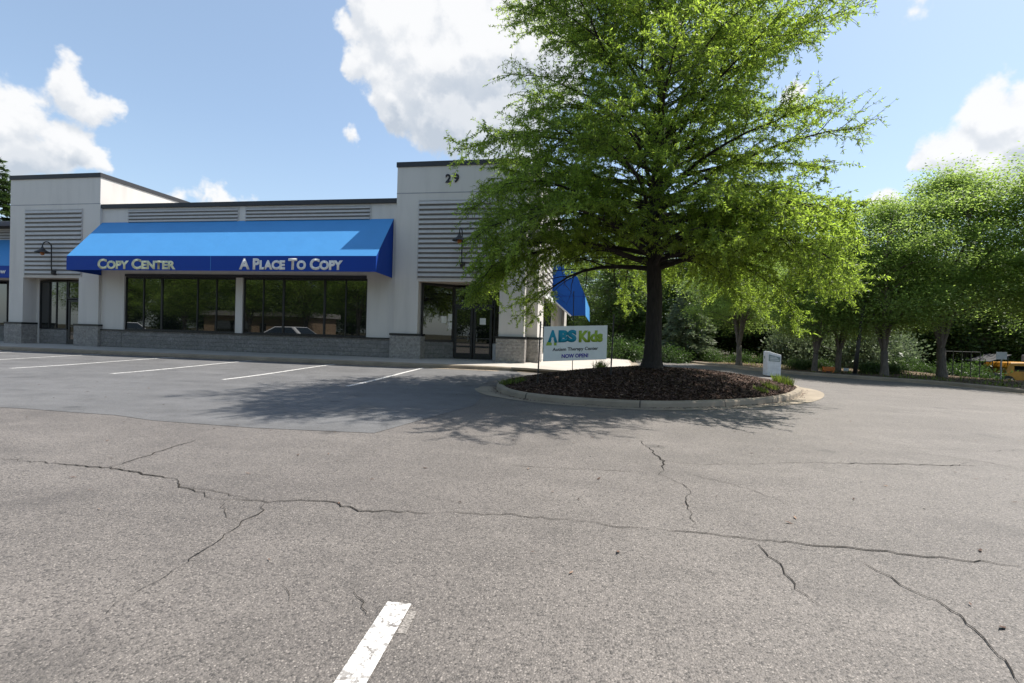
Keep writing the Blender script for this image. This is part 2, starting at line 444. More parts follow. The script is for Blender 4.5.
bpy.data.objects[-1] if False else None
a2 = gnd(413, 611); b2 = gnd(401, 634)
strip('ghost_line', a2, b2, .05, M['paint_old'], .0025)

# cracks
def crack(pxs, w0=.016, jit=.05, seed=0):
    rnd = random.Random(seed); P = []
    pts = [Vector(gpix(x, y)) for x, y in pxs]
    for a, b in zip(pts, pts[1:]):
        L = (b-a).length; n = max(3, int(L/.07))
        for i in range(n): P.append(a.lerp(b, i/n)+Vector((rnd.uniform(-1,1), rnd.uniform(-1,1), 0))*min(jit, .12*L))
    P.append(pts[-1])
    v = []; f = []; w = w0
    for i, p in enumerate(P):
        d = (P[min(i+1, len(P)-1)]-P[max(i-1, 0)]); d.z = 0; d.normalize(); n = Vector((-d.y, d.x, 0))
        w = max(.25*w0, min(1.35*w0, w+rnd.uniform(-.3, .3)*w0))
        ww = w*min(1, .15+i*.25, .15+(len(P)-1-i)*.25)
        for q in (p+n*ww/2, p-n*ww/2): v.append((q.x, q.y, gz(q.x, q.y)+.0075))
    for i in range(len(P)-1): f.append((2*i, 2*i+1, 2*i+3, 2*i+2))
    return v, f
CR = [([(0,459),(60,464),(108,468),(160,477),(178,480)], .020, 1), ([(108,468),(150,455),(196,440)], .014, 2),
      ([(178,480),(181,487),(202,493),(208,498),(240,501),(268,502),(300,500),(330,503),(358,511),(400,512),(440,513)], .017, 3),
      ([(182,487),(212,490),(248,500)], .008, 13), ([(222,502),(225,515),(241,522)], .008, 14),
      ([(268,502),(258,514),(241,523),(225,535),(200,553),(165,575),(120,603),(80,632)], .015, 4),
      ([(440,513),(512,515),(560,520),(622,527),(660,530)], .012, 5), ([(660,530),(712,535),(748,539),(790,543),(850,549),(900,554),(960,560),(1024,566)], .016, 6),
      ([(640,440),(656,455),(664,461),(661,475),(690,489),(688,500),(692,520),(694,529)], .022, 7),
      ([(664,461),(700,465),(760,464),(800,463),(880,464),(978,466)], .018, 8), ([(692,475),(735,485),(780,500),(800,510)], .014, 9),
      ([(748,539),(762,550),(775,562),(790,580),(803,596),(830,609)], .011, 10),
      ([(850,558),(880,572),(915,592),(945,607),(965,618),(985,640),(1010,672),(1024,690)], .010, 11),
      ([(284,580),(286,590),(290,603),(304,608)], .006, 12), ([(352,588),(358,600),(366,612),(370,620)], .007, 15),
      ([(512,466),(600,470),(664,474)], .012, 16),
      ([(1024,470),(990,463),(940,456),(900,452)], .014, 18), ([(860,440),(900,447),(980,452),(1024,450)], .016, 20)]
cv = MB()
for pxs, w, s in CR: cv.add(*crack(pxs, w*.72, .028, s))
struct(cv.build('asphalt_cracks', M['crack']), 'dark branching cracks across the asphalt', 'cracks')

# ---- shop sidewalk with kerb
ZS = .38
ctrl = [(-62, KY), (-4.6, KY), (-3.6, KY), (-2.2, 20.8), (-1.0, 21.6), (0.2, 23.2), (1.4, 26), (2.0, 30), (2.2, 48)]
def smooth_poly(P, n=6):
    out = []
    P = [Vector(p) for p in P]
    for i in range(len(P)-1):
        p0, p1, p2, p3 = P[max(0,i-1)], P[i], P[i+1], P[min(len(P)-1,i+2)]
        for k in range(n):
            t = k/n
            out.append(.5*((2*p1)+(p2-p0)*t+(2*p0-5*p1+4*p2-p3)*t*t+(3*p1-p0-3*p2+p3)*t**3))
    out.append(P[-1]); return out
kl = smooth_poly(ctrl, 5)
def kerb_mesh(line, prof, closed=False):
    # prof: list of (offset to the left of travel, height above lot)
    v = []; f = []; n = len(line); k = len(prof)
    for i, p in enumerate(line):
        a = line[(i-1) % n] if closed else line[max(0,i-1)]; b = line[(i+1) % n] if closed else line[min(n-1,i+1)]
        d = (b-a).normalized(); nn = Vector((-d.y, d.x))
        for off, h in prof:
            q = p+nn*off; v.append((q.x, q.y, gz(p.x, p.y)+h))
    for i in range(n if closed else n-1):
        j = (i+1) % n
        for q in range(k-1): f.append((i*k+q, j*k+q, j*k+q+1, i*k+q+1))
    return MB().add(v, f)
kprof = [(0, -.05), (0.0, .012), (0.0, .012), (.01, .13), (.035, .17), (.16, .178), (.165, .1)]
struct(kerb_mesh(kl, kprof).build('kerb', M['kerb'], bevel=0), 'pale concrete kerb along the shop sidewalk', 'kerb')
struct(kerb_mesh(kl, [(-.42, .008), (-.2, .012), (0, .010)]).build('gutter_pan', M['kerb']), 'stained concrete gutter beneath the shop kerb', 'gutter')
v = []; f = []; n = len(kl)
for i, p in enumerate(kl):
    a = kl[max(0,i-1)]; b = kl[min(n-1,i+1)]; d = (b-a).normalized(); q = p+Vector((-d.y, d.x))*.16
    v.append((q.x, q.y, gz(p.x, p.y)+.18))
    if p.x < -3.6: e = (p.x, 22.7, ZS)
    elif i < n-1: e = (-3.2, 22.7+(p.y-KY)*.9+.01*i, ZS)
    else: e = (-3.2, 48, ZS)
    v.append(e)
for i in range(n-1): f.append((2*i, 2*i+2, 2*i+3, 2*i+1))
sw = MB().add(v, f)
sw.add([(-62,22.7,ZS),(-3.2,22.7,ZS),(-3.2,25,ZS),(-62,25,ZS)], [(0,1,2,3)])
struct(sw.build('sidewalk', M['concrete']), 'concrete walk running along the shop fronts', 'sidewalk')

# ------------------------------------------------------------------ mulch island
ISL = [(-3.12,15.2),(-2.85,13.9),(-2.3,12.85),(-1.45,12.15),(-.2,11.85),(1.14,11.9),(2.3,12.4),(3.34,13.1),(4.4,14.0),(5.3,15.1),(6.1,16.5),(6.75,18.1),(6.85,19.4),(6.2,20.5),(4.9,21.0),(3.0,20.7),(1.0,20.0),(-1.0,18.9),(-2.4,17.5),(-3.0,16.4)]
def closed_smooth(P, n=5):
    out = []; P = [Vector(p) for p in P]; k = len(P)
    for i in range(k):
        p0, p1, p2, p3 = P[i-1], P[i], P[(i+1)%k], P[(i+2)%k]
        for j in range(n):
            t = j/n; out.append(.5*((2*p1)+(p2-p0)*t+(2*p0-5*p1+4*p2-p3)*t*t+(3*p1-p0-3*p2+p3)*t**3))
    return out
il = closed_smooth(ISL)
ipr = [(0, -.05), (0, .012), (.015, .11), (.05, .152), (.15, .16), (.20, .15), (.205, .05)]
struct(kerb_mesh(il, ipr, True).build('island_kerb', M['kerb_joint']), 'tan concrete kerb round the mulch island', 'kerb')
pan = []; pf = []; n = len(il)
for i, p in enumerate(il):
    a = il[i-1]; b = il[(i+1)%n]; d = (b-a).normalized(); nn = Vector((-d.y, d.x))
    w = .34 + .28*sstep(3.5, 6.4, p.x) + .3*sstep(-1.6, -3.0, p.x)
    q = p-nn*w; pan += [(p.x, p.y, .011), (q.x, q.y, .009)]
for i in range(n): j = (i+1)%n; pf.append((2*i, 2*i+1, 2*j+1, 2*j))
struct(MB().add(pan, pf).build('island_gutter', M['kerb']), 'pale concrete apron ringing the mulch island', 'gutter')
IC = Vector((1.75, 16.2))
TX, TY = 1.58, 15.5
def mound_h(x, y):
    # radial position inside the island
    best = 0; d = Vector((x, y))-IC; L = d.length
    if L < 1e-4: r = 0
    else:
        ang = math.atan2(d.y, d.x); r = L/isl_r(ang)
    h = .13+.57*(1-min(1, r)**1.8)
    h += .10*math.exp(-((x-TX)**2+(y-TY)**2)/.5)
    return h
_angs = sorted([(math.atan2(p.y-IC.y, p.x-IC.x), (p-IC).length-.18) for p in il])
def isl_r(a):
    A = [t[0] for t in _angs]
    return float(np.interp(a, [A[-1]-2*math.pi]+A+[A[0]+2*math.pi], [_angs[-1][1]]+[t[1] for t in _angs]+[_angs[0][1]]))
v = [(IC.x, IC.y, mound_h(IC.x, IC.y))]; f = []; NA, NR = 140, 26; rr = random.Random(3)
for k in range(1, NR+1):
    for j in range(NA):
        a = 2*math.pi*j/NA-math.pi; r = isl_r(a)*k/NR; x, y = IC.x+r*math.cos(a), IC.y+r*math.sin(a)
        v.append((x, y, mound_h(x, y)+(rr.uniform(-.02, .02) if k < NR else 0)))
for j in range(NA): f.append((0, 1+j, 1+(j+1)%NA))
for k in range(NR-1):
    for j in range(NA): a = 1+k*NA+j; b = 1+k*NA+(j+1)%NA; f.append((a, a+NA, b+NA, b))
struct(MB().add(v, f).build('mulch_bed', M['mulch'], smooth=True), 'dark brown mulch mound inside the kerbed island', 'mulch bed')
rng = np.random.default_rng(11)
def chips(n):
    V = np.zeros((n*4, 3)); 
    for i in range(n):
        a = rng.uniform(-math.pi, math.pi); r = isl_r(a)*math.sqrt(rng.uniform(0, .985)); x = IC.x+r*math.cos(a); y = IC.y+r*math.sin(a)
        L = rng.uniform(.012, .045); w = rng.uniform(.006, .015); t = rng.uniform(0, math.pi)
        u = np.array([math.cos(t), math.sin(t), rng.uniform(-.6, .6)])*L; s = np.array([-math.sin(t), math.cos(t), rng.uniform(-.6, .6)])*w
        c = np.array([x, y, mound_h(x, y)+.018+rng.uniform(0, .02)])
        V[i*4:i*4+4] = [c-u-s, c+u-s, c+u+s, c-u+s]
    return npmesh('mulch_chips', V, np.arange(n*4).reshape(-1, 4), M['chips'])
tag(link('mulch_chips', chips(42000)), 'loose brown bark chips over the island mound', 'mulch', kind='stuff')

def blades(pts, hmin, hmax, w=.012, spread=.5, m=None, name='grass'):
    n = len(pts); P = np.array(pts, float); V = np.zeros((n*4, 3))
    h = rng.uniform(hmin, hmax, n); a = rng.uniform(0, 2*math.pi, n); l = rng.uniform(.1, 1, n)*spread*h
    s = np.stack([np.cos(a+1.57), np.sin(a+1.57), 0*a], 1)*w*rng.uniform(.6, 1.4, n)[:, None]
    d = np.stack([np.cos(a)*l, np.sin(a)*l, h], 1)
    V[0::4] = P-s; V[1::4] = P+s; V[2::4] = P+d*.6+s*.7+np.array([0,0,.02]); V[3::4] = P+d
    return npmesh(name, V, np.arange(n*4).reshape(-1, 4), m or M['grass'])
def tuft(cx, cy, rad, n, h0, h1, label, group=None):
    pts = []
    for _ in range(n):
        a = rng.uniform(0, 6.28); r = rad*.8*rng.random()**.6; x, y = r*math.cos(a), r*math.sin(a)
        pts.append((x, y, mound_h(cx+x, cy+y)-.02 - mound_h(cx, cy)))
    o = link('grass_tuft', blades(pts, h0, h1, .011, .7)); o.location = (cx, cy, mound_h(cx, cy))
    tag(o, label, 'grass tuft', group or 'grass tufts on the mulch island'); return o
tuft(6.15, 18.05, .38, 420, .16, .36, 'tall yellow-green grass tuft at the right end of the island')
tuft(5.05, 15.8, .28, 130, .10, .24, 'thin grass tuft left of the tall tuft on the island')
tuft(4.5, 14.9, .25, 90, .08, .2, 'sparse weed tuft by the near right kerb of the island')
tuft(-2.5, 14.4, .5, 320, .08, .20, 'low green grass patch at the left tip of the island')
tuft(.05, 17.2, .3, 160, .15, .4, 'yellow-green clump behind the bottom edge of the banner')

# dry leaves and grit swept along the kerbs
dl = []
for _ in range(5200):
    x = rng.uniform(-45, -4.2); y = KY-.03-abs(rng.normal(0, .10)); dl.append((x, y, gz(x, y)+.016))
for _ in range(1500):
    k = rng.integers(0, len(il)); p = il[k]; q = il[k-1]; d = (p-q).normalized(); nn = Vector((-d.y, d.x)); c = q.lerp(p, rng.random())-nn*abs(rng.normal(.02, .10)); dl.append((c.x, c.y, .018))
for _ in range(420):
    x = rng.uniform(-14, 11); y = rng.uniform(3, 19)
    if (Vector((x, y))-IC).length < isl_r(math.atan2(y-IC.y, x-IC.x))+.4: continue
    dl.append((x, y, gz(x, y)+.012))
def flat_quads(P, ln, wd, name, m):
    n = len(P); P = np.array(P); a = rng.uniform(0, 6.28, n); s = rng.uniform(.4, 1.2, n)
    D = np.stack([np.cos(a), np.sin(a), rng.uniform(-.2, .3, n)], 1)*(ln*s)[:, None]; S = np.stack([-np.sin(a), np.cos(a), rng.uniform(-.2, .2, n)], 1)*(wd*s)[:, None]
    V = np.zeros((n*4, 3)); V[0::4] = P-D; V[1::4] = P-S; V[2::4] = P+D; V[3::4] = P+S
    return npmesh(name, V, np.arange(n*4).reshape(-1, 4), m)
tag(link('dry_leaves', flat_quads(dl, .035, .012, 'dry_leaves', M['chips'])), 'dry leaves and grit swept along the kerbs', 'leaf litter', kind='stuff')

# ------------------------------------------------------------------ trees
def leaf_quads(P, D, ln, wd, name, m, up=.3):
    n = len(P)
    D = D/np.maximum(1e-6, np.linalg.norm(D, axis=1))[:, None]
    rv = rng.normal(0, 1, (n, 3)); rv[:, 2] += up*2
    S = np.cross(D, rv); S /= np.maximum(1e-6, np.linalg.norm(S, axis=1))[:, None]
    L = ln*rng.uniform(.65, 1.25, n)[:, None]; W = wd*rng.uniform(.7, 1.2, n)[:, None]
    V = np.zeros((n*4, 3)); V[0::4] = P; V[1::4] = P+D*L*.5+S*W*.5; V[2::4] = P+D*L; V[3::4] = P+D*L*.5-S*W*.5
    return npmesh(name, V, np.arange(n*4).reshape(-1, 4), m)

def oak():
    rnd = random.Random(21); root = empty('oak_tree', (TX, TY, mound_h(TX, TY)-.1), 0, 'large willow-leaved oak with wide drooping crown on the mulch island', 'tree')
    z0 = root.location.z
    wood = MB(); LP = []; LD = []
    trunk = [(0,0,0),(.0,0,.12),(.01,0,.35),(.02,0,1),(.02,.02,2.2),(-.05,.03,3.4),(-.08,.05,4.6),(-.02,.08,6),(.05,.05,7.6),(-.02,0,9.2),(.05,.02,11),(.1,0,13)]
    tr = [.46,.35,.275,.24,.225,.21,.20,.165,.125,.09,.055,.02]
    wood.tube(trunk, tr, 14)
    def tz(z):
        for (a, b), (ra, rb_) in zip(zip(trunk, trunk[1:]), zip(tr, tr[1:])):
            if a[2] <= z <= b[2]:
                t = (z-a[2])/(b[2]-a[2]); return Vector(a).lerp(Vector(b), t), ra+(rb_-ra)*t
        return Vector(trunk[-1]), .02
    def path(p, d, L, n, droop, wig, curl=0):
        pts = [p.copy()]; d = d.normalized()
        for i in range(n):
            d = (d+Vector((rnd.gauss(0, wig), rnd.gauss(0, wig), rnd.gauss(0, wig*.7)-droop*(i+1)/n+curl))).normalized()
            p = p+d*L/n; pts.append(p.copy())
        return pts
    def on(pts, t):
        k = t*(len(pts)-1); i = min(int(k), len(pts)-2); return pts[i].lerp(pts[i+1], k-i), (pts[i+1]-pts[i]).normalized()
    def leaves(pts, per_m, t0=0):
        L = sum((b-a).length for a, b in zip(pts, pts[1:]))
        for _ in range(max(3, int(L*per_m))):
            q, d = on(pts, rnd.uniform(t0, 1))
            if (-3.2 < q.x < -.95 and q.z+z0 < 4.1) or (-.7 < q.x < .7 and q.y < .3 and q.z+z0 < 3.7): continue
            o = Vector((rnd.gauss(0, 1), rnd.gauss(0, 1), rnd.gauss(0, .8)-.25)).normalized()
            LP.append(q[:]+()); LD.append((d*.55+o)[:])
    def twigs(sec, L, droop, dens):
        nt = max(3, int(L*7.5))
        for k in range(nt):
            t = .12+.88*(k+rnd.random())/nt; q, d = on(sec, min(t, .999))
            o = Vector((rnd.gauss(0, 1), rnd.gauss(0, 1), rnd.gauss(0, .45))).normalized()
            dd = (d*.8+o*.9).normalized()
            if (-3.3 < q.x < -.95 and q.z+z0 < 4.2) or (-.7 < q.x < .7 and q.y < .3 and q.z+z0 < 3.75): continue
            tw = path(q, dd, rnd.uniform(.3, .75), 3, droop*1.3, .12)
            wood.tube(tw, [.006, .005, .004, .002], 3, False); leaves(tw, dens)
        leaves(sec, dens*.35, .3)
    def limb(p, d, L, r, droop, dens=46, sec_scale=1., n=9, curl=0, pts=None):
        pts = pts or path(p, d, L, n, droop, .09, curl); n = len(pts)-1
        wood.tube(pts, [max(.006, r*(1-.93*(i/n)**.8)) for i in range(n+1)], 7, False)
        ns = max(5, int(L*3.0)); side = 1
        for k in range(ns):
            t = .16+.82*(k+rnd.random()*.8)/ns; q, dd = on(pts, min(t, .995))
            lat = dd.cross(Vector((0, 0, 1))); lat = lat.normalized() if lat.length > .05 else Vector((1, 0, 0)); side = -side
            v_ = (dd*rnd.uniform(.5, 1.0)+lat*side*rnd.uniform(.6, 1.1)+Vector((0, 0, rnd.uniform(-.3, .42)))).normalized()
            SL = sec_scale*rnd.uniform(.7, 1.25)*(.55+ .30*L*(1-t)**.7)
            SL = min(SL, 2.4)
            sec = path(q, v_, SL, 5, droop*.9, .12)
            wood.tube(sec, [max(.004, .32*r*(1-t*.6)*(1-.85*i/5)) for i in range(6)], 5, False)
            twigs(sec, SL, droop, dens)
        tip = pts[-4:]; twigs(tip, L/n*3, droop, dens)
    # crown outline: reach of the limbs against height above the mound
    def reach(z): return float(np.interp(z, [2, 3.0, 4.2, 6.5, 9, 11, 12.5, 14], [4.8, 5.2, 5.5, 5.6, 5.2, 4.4, 3.3, 1.8]))
    N = 96; ga = 2.39996
    for i in range(N):
        t = i/(N-1); z = 3.05+9.7*t**1.3; p, r = tz(z); az = i*ga+rnd.uniform(-.35, .35)
        el = float(np.interp(t, [0, .15, .45, .75, 1], [14, 16, 26, 40, 62]))+rnd.uniform(-7, 7)
        L = (1-.07*math.cos(az))*reach(z+.8)*rnd.uniform(.74, 1.05)/max(.55, math.cos(R(el*.75)))
        front = max(0, -math.sin(az)-.3)
        el += 12*front*(1-t)
        d = Vector((math.cos(az)*math.cos(R(el)), math.sin(az)*math.cos(R(el)), math.sin(R(el))))
        droop = float(np.interp(t, [0, .2, .5, 1], [.27, .20, .09, .02]))*(1-.55*front)
        limb(p, d, L, min(.085, r*.5)*(1.05-.35*t), droop, dens=float(np.interp(t, [0, .3, .6, 1], [76, 72, 50, 36])))
    # limbs that stand out against the sky
    o3 = Vector((TX, TY, z0))
    def world(pts, r, dens=30): 
        P = [Vector(q)-o3 for q in pts]; L = sum((b-a).length for a, b in zip(P, P[1:])); limb(P[0], P[1]-P[0], L, r, .03, dens, .8, pts=P)
    world([(1.55,15.5,6.1),(2.1,15.4,7.0),(2.9,15.2,8.0),(3.8,15.0,9.2),(4.8,15.0,10.1),(5.9,15.1,10.7),(7.0,15.2,11.1)], .085, 32)
    world([(1.5,15.5,7.0),(.6,15.3,8.1),(-.6,15.1,8.9),(-1.9,15,9.5),(-3.2,15,9.7)], .06, 26)
    world([(1.55,15.5,5.6),(3.0,15.2,6.5),(4.8,15,7.2),(6.0,15,7.5),(7.0,15.1,7.6)], .07, 34)
    world([(1.5,15.5,4.6),(0,15.0,5.2),(-1.8,14.8,5.5),(-3.0,14.8,5.4),(-3.7,15,4.9)], .07, 44)
    world([(1.5,15.5,3.9),(-.2,14.9,4.4),(-2,14.6,4.4),(-3.3,14.7,3.7),(-3.9,14.8,2.9)], .07, 48)
    world([(1.5,15.5,4.0),(3.2,15.0,4.6),(5,14.9,4.6),(6.2,15,3.9),(6.8,15.1,3.3)], .07, 48)
    world([(1.5,15.5,4.3),(.2,15.4,4.9),(-1.5,15.4,4.9),(-2.8,15.4,4.3),(-3.5,15.5,3.6)], .06, 50)
    world([(1.5,15.5,4.9),(-.2,15.0,5.7),(-2,14.9,6.1),(-3.4,15,6.0),(-4.0,15.1,5.5)], .06, 46)
    world([(1.5,15.5,4.5),(3,15.6,5.0),(5,15.8,4.7),(6.4,15.8,3.9),(6.9,15.8,3.2)], .06, 50)
    world([(1.5,15.5,4.2),(2.8,14.6,4.8),(4.3,14.2,4.7),(5.5,14,4.0),(6.0,14,3.3)], .06, 50)
    tk = wood.build('trunk', M['bark'], root, smooth=True)
    P = np.array(LP); D = np.array(LD)
    link('crown', leaf_quads(P, D, .105, .029, 'crown', M['leaf_oak']), root)
    print('oak leaves', len(P)); return root
oak()

def broadleaf(name, seed, Ht, Rd, base, nclump, per, lsize, leafm, barkm, vase=True, trunk_r=.3, flat=.33, cs=.75, fork=2.0, low=0.0):
    rnd = random.Random(seed); g = np.random.default_rng(seed)
    root = empty(name); wood = MB(); LP = []; LD = []
    # clump centres on and inside a domed crown
    C = []
    tries = 0
    while len(C) < nclump and tries < 20000:
        tries += 1
        a = rnd.uniform(0, 2*math.pi); u = rnd.random(); z = base+(Ht-base)*u
        prof = math.sin(math.pi*min(1, (.16+low+u*.84)**.9))**.6 if vase else math.sin(math.pi*(.1+.86*u))**.7
        prof *= .82+.22*math.sin(a*3+seed)+.12*math.sin(a*5+u*7)
        r = Rd*prof*math.sqrt(rnd.uniform(.12, 1)); C.append((r*math.cos(a), r*math.sin(a), z+rnd.uniform(-.3, .3)))
    C = np.array(C)
    nl = 7 if vase else 5
    fk = Vector((rnd.uniform(-.1, .1), rnd.uniform(-.1, .1), fork))
    wood.tube([(0,0,-.15),(0,0,.05),(0,.02,.35),(fk.x*.5,fk.y*.5,fork*.6),fk], [trunk_r*1.55,trunk_r*1.25,trunk_r,trunk_r*.9,trunk_r*.95], 12)
    limbs = []
    for k in range(nl):
        a = 2*math.pi*k/nl+rnd.uniform(-.3, .3); rr_ = Rd*rnd.uniform(.35, .7) if k else .1
        top = Vector((rr_*math.cos(a), rr_*math.sin(a), base+(Ht-base)*rnd.uniform(.6, .85)))
        pts = [fk-Vector((0,0,.12))]
        for i in range(1, 7):
            t = i/6; h = t**.75 if vase else t
            pts.append(Vector((fk.x+(top.x-fk.x)*t**1.15+rnd.gauss(0,.08), fk.y+(top.y-fk.y)*t**1.15+rnd.gauss(0,.08), fk.z+(top.z-fk.z)*h)))
        wood.tube(pts, [trunk_r*.55*(1-.85*i/6) for i in range(7)], 7, False); limbs.append(pts)
    LA = [(p, li, i) for li, l in enumerate(limbs) for i, p in enumerate(l) if i > 0]
    for c in C:
        cv_ = Vector(c); best = min(LA, key=lambda q: (q[0]-cv_).length+max(0, q[0].z-cv_.z+.3)*2)
        p = best[0]; md = p.lerp(cv_, .5)+Vector((0, 0, .15))
        wood.tube([p, md, cv_], [.035, .022, .008], 4, False)
    idx = np.repeat(np.arange(len(C)), per)
    scl = g.uniform(.45, 1.35, len(C))[idx][:, None]
    off = np.clip(g.normal(0, 1, (len(idx), 3)), -1.75, 1.75)*np.array([cs, cs, cs*flat])*scl*.62
    P = C[idx]+off; D = off*np.array([1, 1, .4])+g.normal(0, .5, (len(idx), 3))*np.array([1,1,.6])-np.array([0,0,.15])
    wood.build('trunk', barkm, root, smooth=True)
    link('crown', leaf_quads(P, D, lsize, lsize*.5, 'crown', leafm, .8), root)
    return root
def conifer(name, seed, Ht, Rd, leafm, barkm, bare=.4, whorls=22, ln=.30, dens=1.0):
    rnd = random.Random(seed); root = empty(name); wood = MB(); LP = []; LD = []
    wood.tube([(0,0,-.15),(0,0,.3),(0,0,Ht*.5),(0,0,Ht)], [.22,.17,.11,.02], 9)
    for w in range(whorls):
        t = w/(whorls-1); z = bare+(Ht-bare)*t; L = Rd*(1-t)**.8*rnd.uniform(.85, 1.1)+.15
        for k in range(9):
            a = rnd.uniform(0, 6.28); LL = L*rnd.uniform(.75, 1.1); pts = []
            for i in range(5):
                s = i/4; pts.append(Vector((math.cos(a)*LL*s, math.sin(a)*LL*s, z+.12*LL*s-.30*LL*s*s)))
            wood.tube(pts, [.02, .015, .012, .008, .003], 4, False)
            for _ in range(int(70*LL*dens)+6):
                s = rnd.uniform(.15, 1)**.7; i = min(3, int(s*4)); q = pts[i].lerp(pts[i+1], s*4-i)
                LP.append((q.x+rnd.gauss(0,.13), q.y+rnd.gauss(0,.13), q.z+rnd.gauss(0,.06)))
                LD.append((math.cos(a)+rnd.gauss(0,.7), math.sin(a)+rnd.gauss(0,.7), -.25+rnd.gauss(0,.3)))
    wood.build('trunk', barkm, root, smooth=True)
    link('crown', leaf_quads(np.array(LP), np.array(LD), ln, ln*.28, 'crown', leafm, .5), root); return root
def shrub(name, seed, Rd, Ht, n, lsize, leafm):
    g = np.random.default_rng(seed); rnd = random.Random(seed); root = empty(name); wood = MB()
    C = []
    for k in range(14):
        a = rnd.uniform(0, 6.28); r = Rd*rnd.uniform(.1, .8); c = (r*math.cos(a), r*math.sin(a), Ht*rnd.uniform(.3, .82)*(1-.35*r/Rd)); C.append(c)
        wood.tube([(c[0]*.15, c[1]*.15, -.05), (c[0]*.6, c[1]*.6, c[2]*.6), c], [.02, .014, .006], 4, False)
    C = np.array(C); idx = g.integers(0, len(C), n); off = g.normal(0, 1, (n, 3))*np.array([Rd, Rd, Ht*.8])*.26
    P = C[idx]+off; P[:, 2] = np.maximum(P[:, 2], .02)
    wood.build('stem', M['bark_grey'], root); link('foliage', leaf_quads(P, off+g.normal(0, .3, (n, 3)), lsize, lsize*.5, 'foliage', leafm), root); return root

# street trees along the far verge
VZ = .15
zA = broadleaf('street_tree', 31, 8.6, 3.5, 2.6, 125, 520, .115, M['leaf_street'], M['bark_grey'], True, .175, .46, .98, 1.25)
zB = broadleaf('street_tree', 47, 8.2, 3.3, 2.5, 118, 520, .115, M['leaf_street'], M['bark_grey'], True, .165, .46, .98, 1.15)
def place(o, x, y, z, rz, s, label, cat, group, sz=None):
    o.location = (x, y, z); o.rotation_euler = (0, 0, rz); o.scale = (s, s, sz or s)
    return tag(o, label, cat, group)
ST = [(8.1, 30.9, 'A', .3, .93, 'leftmost street tree with a forked trunk, seen left of the pale slab sign'),
      (10.82, 27.44, 'B', 2.1, .78, 'slim street tree just right of the pale slab sign'),
      (11.9, 27.5, 'A', 4.0, .80, 'street tree close to the left of the dark leaning pole'),
      (13.17, 25.82, 'B', 5.2, .97, 'street tree just right of the dark leaning pole'),
      (15.9, 26.4, 'A', 1.2, 1.08, 'tallest street tree with a thick straight trunk near the chain-link fence'),
      (19.6, 24.6, 'B', 3.3, 1.22, 'street tree at the right edge with its trunk outside the frame')]
ST = [(x*1.07, y*1.07, k, rz, s*1.07, lab) for x, y, k, rz, s, lab in ST]
used = set()
for x, y, k, rz, s, lab in ST:
    src = zA if k == 'A' else zB
    o = src if k not in used else copy_tree(src); used.add(k)
    place(o, x, y, VZ, rz, s, lab, 'tree', 'street trees along the verge')
# wood behind
wA = broadleaf('wood_tree', 61, 11.5, 4.6, 1.2, 230, 130, .27, M['leaf_wood'], M['bark_grey'], False, .22, .5, 1.0, 3.2)
wB = broadleaf('wood_tree', 67, 10.0, 4.0, .8, 210, 130, .27, M['leaf_wood'], M['bark_grey'], False, .20, .5, 1.0, 2.6)
wr = random.Random(5); used = set(); cnt = 0
WP = []
for row, (Y0, xa, xb, n) in enumerate([(44, 1.5, 44, 9), (50, -1, 54, 9), (58, -4, 66, 9), (70, -8, 84, 9)]):
    for i in range(n):
        x = xa+(xb-xa)*(i+.5*(row % 2))/(n-1); WP.append((x+wr.uniform(-1, 1), Y0+wr.uniform(-1.5, 1.5)+.12*max(0, 20-x)*0, row))
for (x, y, row) in WP:
    if 22 < x < 40 and row == 0: y += 2.5
    k = 'A' if wr.random() < .5 else 'B'; src = wA if k == 'A' else wB
    o = src if k not in used else copy_tree(src); used.add(k)
    place(o, x, y, gdz(x, y)-.05, wr.uniform(0, 6.28), wr.uniform(.85, 1.15)*(.9 if row == 0 else 1), ['dark leafy tree at the near edge of the wood beyond the drive', 'dark leafy tree in the second rank of the wood', 'dark tree deep inside the wood', 'dark tree at the back of the wood'][row], 'tree', ['near wood trees', 'second rank wood trees', 'deep wood trees', 'back wood trees'][row])
# pale conifer right of the oak trunk
cf = conifer('cedar_tree', 71, 6.4, 2.3, M['leaf_pale'], M['bark_grey'], .4, 22, .30, 1.3)
place(cf, atY(686, 360, 39.5).x, 39.5, -.3, 0, 1, 'pale grey-green conifer just right of the oak trunk', 'tree', None)
pn = conifer('pine_tree', 73, 15.5, 3.6, M['needle'], M['bark'], 7, 16, .42, .9)
place(pn, -68, 45, -.3, 0, 1.3, 'dark pine rising behind the left end of the shops', 'tree', None)
# shrubs
sh = shrub('shrub', 81, 1.3, 1.5, 5200, .13, M['leaf_pale'])
sd = shrub('shrub', 83, 1.3, 1.4, 5200, .14, M['leaf_dark'])
PALE = [(800, 362, 38, 1.5), (822, 360, 39, 1.7), (850, 362, 37, 1.8), (872, 362, 38, 1.6), (893, 365, 40, 1.3)]
for i, (px, py, Y, s) in enumerate(PALE):
    p = atY(px, 366, Y); o = sh if i == 0 else copy_tree(sh)
    place(o, p.x, p.y, -.3, i*1.3, s, ['pale grey-green bush behind the slab sign', 'pale bush between the two close street trees', 'pale bush behind the dark leaning pole', 'pale bush right of the dark leaning pole', 'small pale bush before the dark wood'][i], 'bush', 'pale bushes behind the street trees', s*1.5)
DK = [(600, 38, 1.2), (622, 36, 1.3), (672, 37, 1.0), (690, 38.5, .8), (712, 37.5, .8), (742, 38, .8), (765, 38, .7), (905, 36, .9), (922, 34, .7), (955, 37, 1.1), (972, 38, 1.1)]
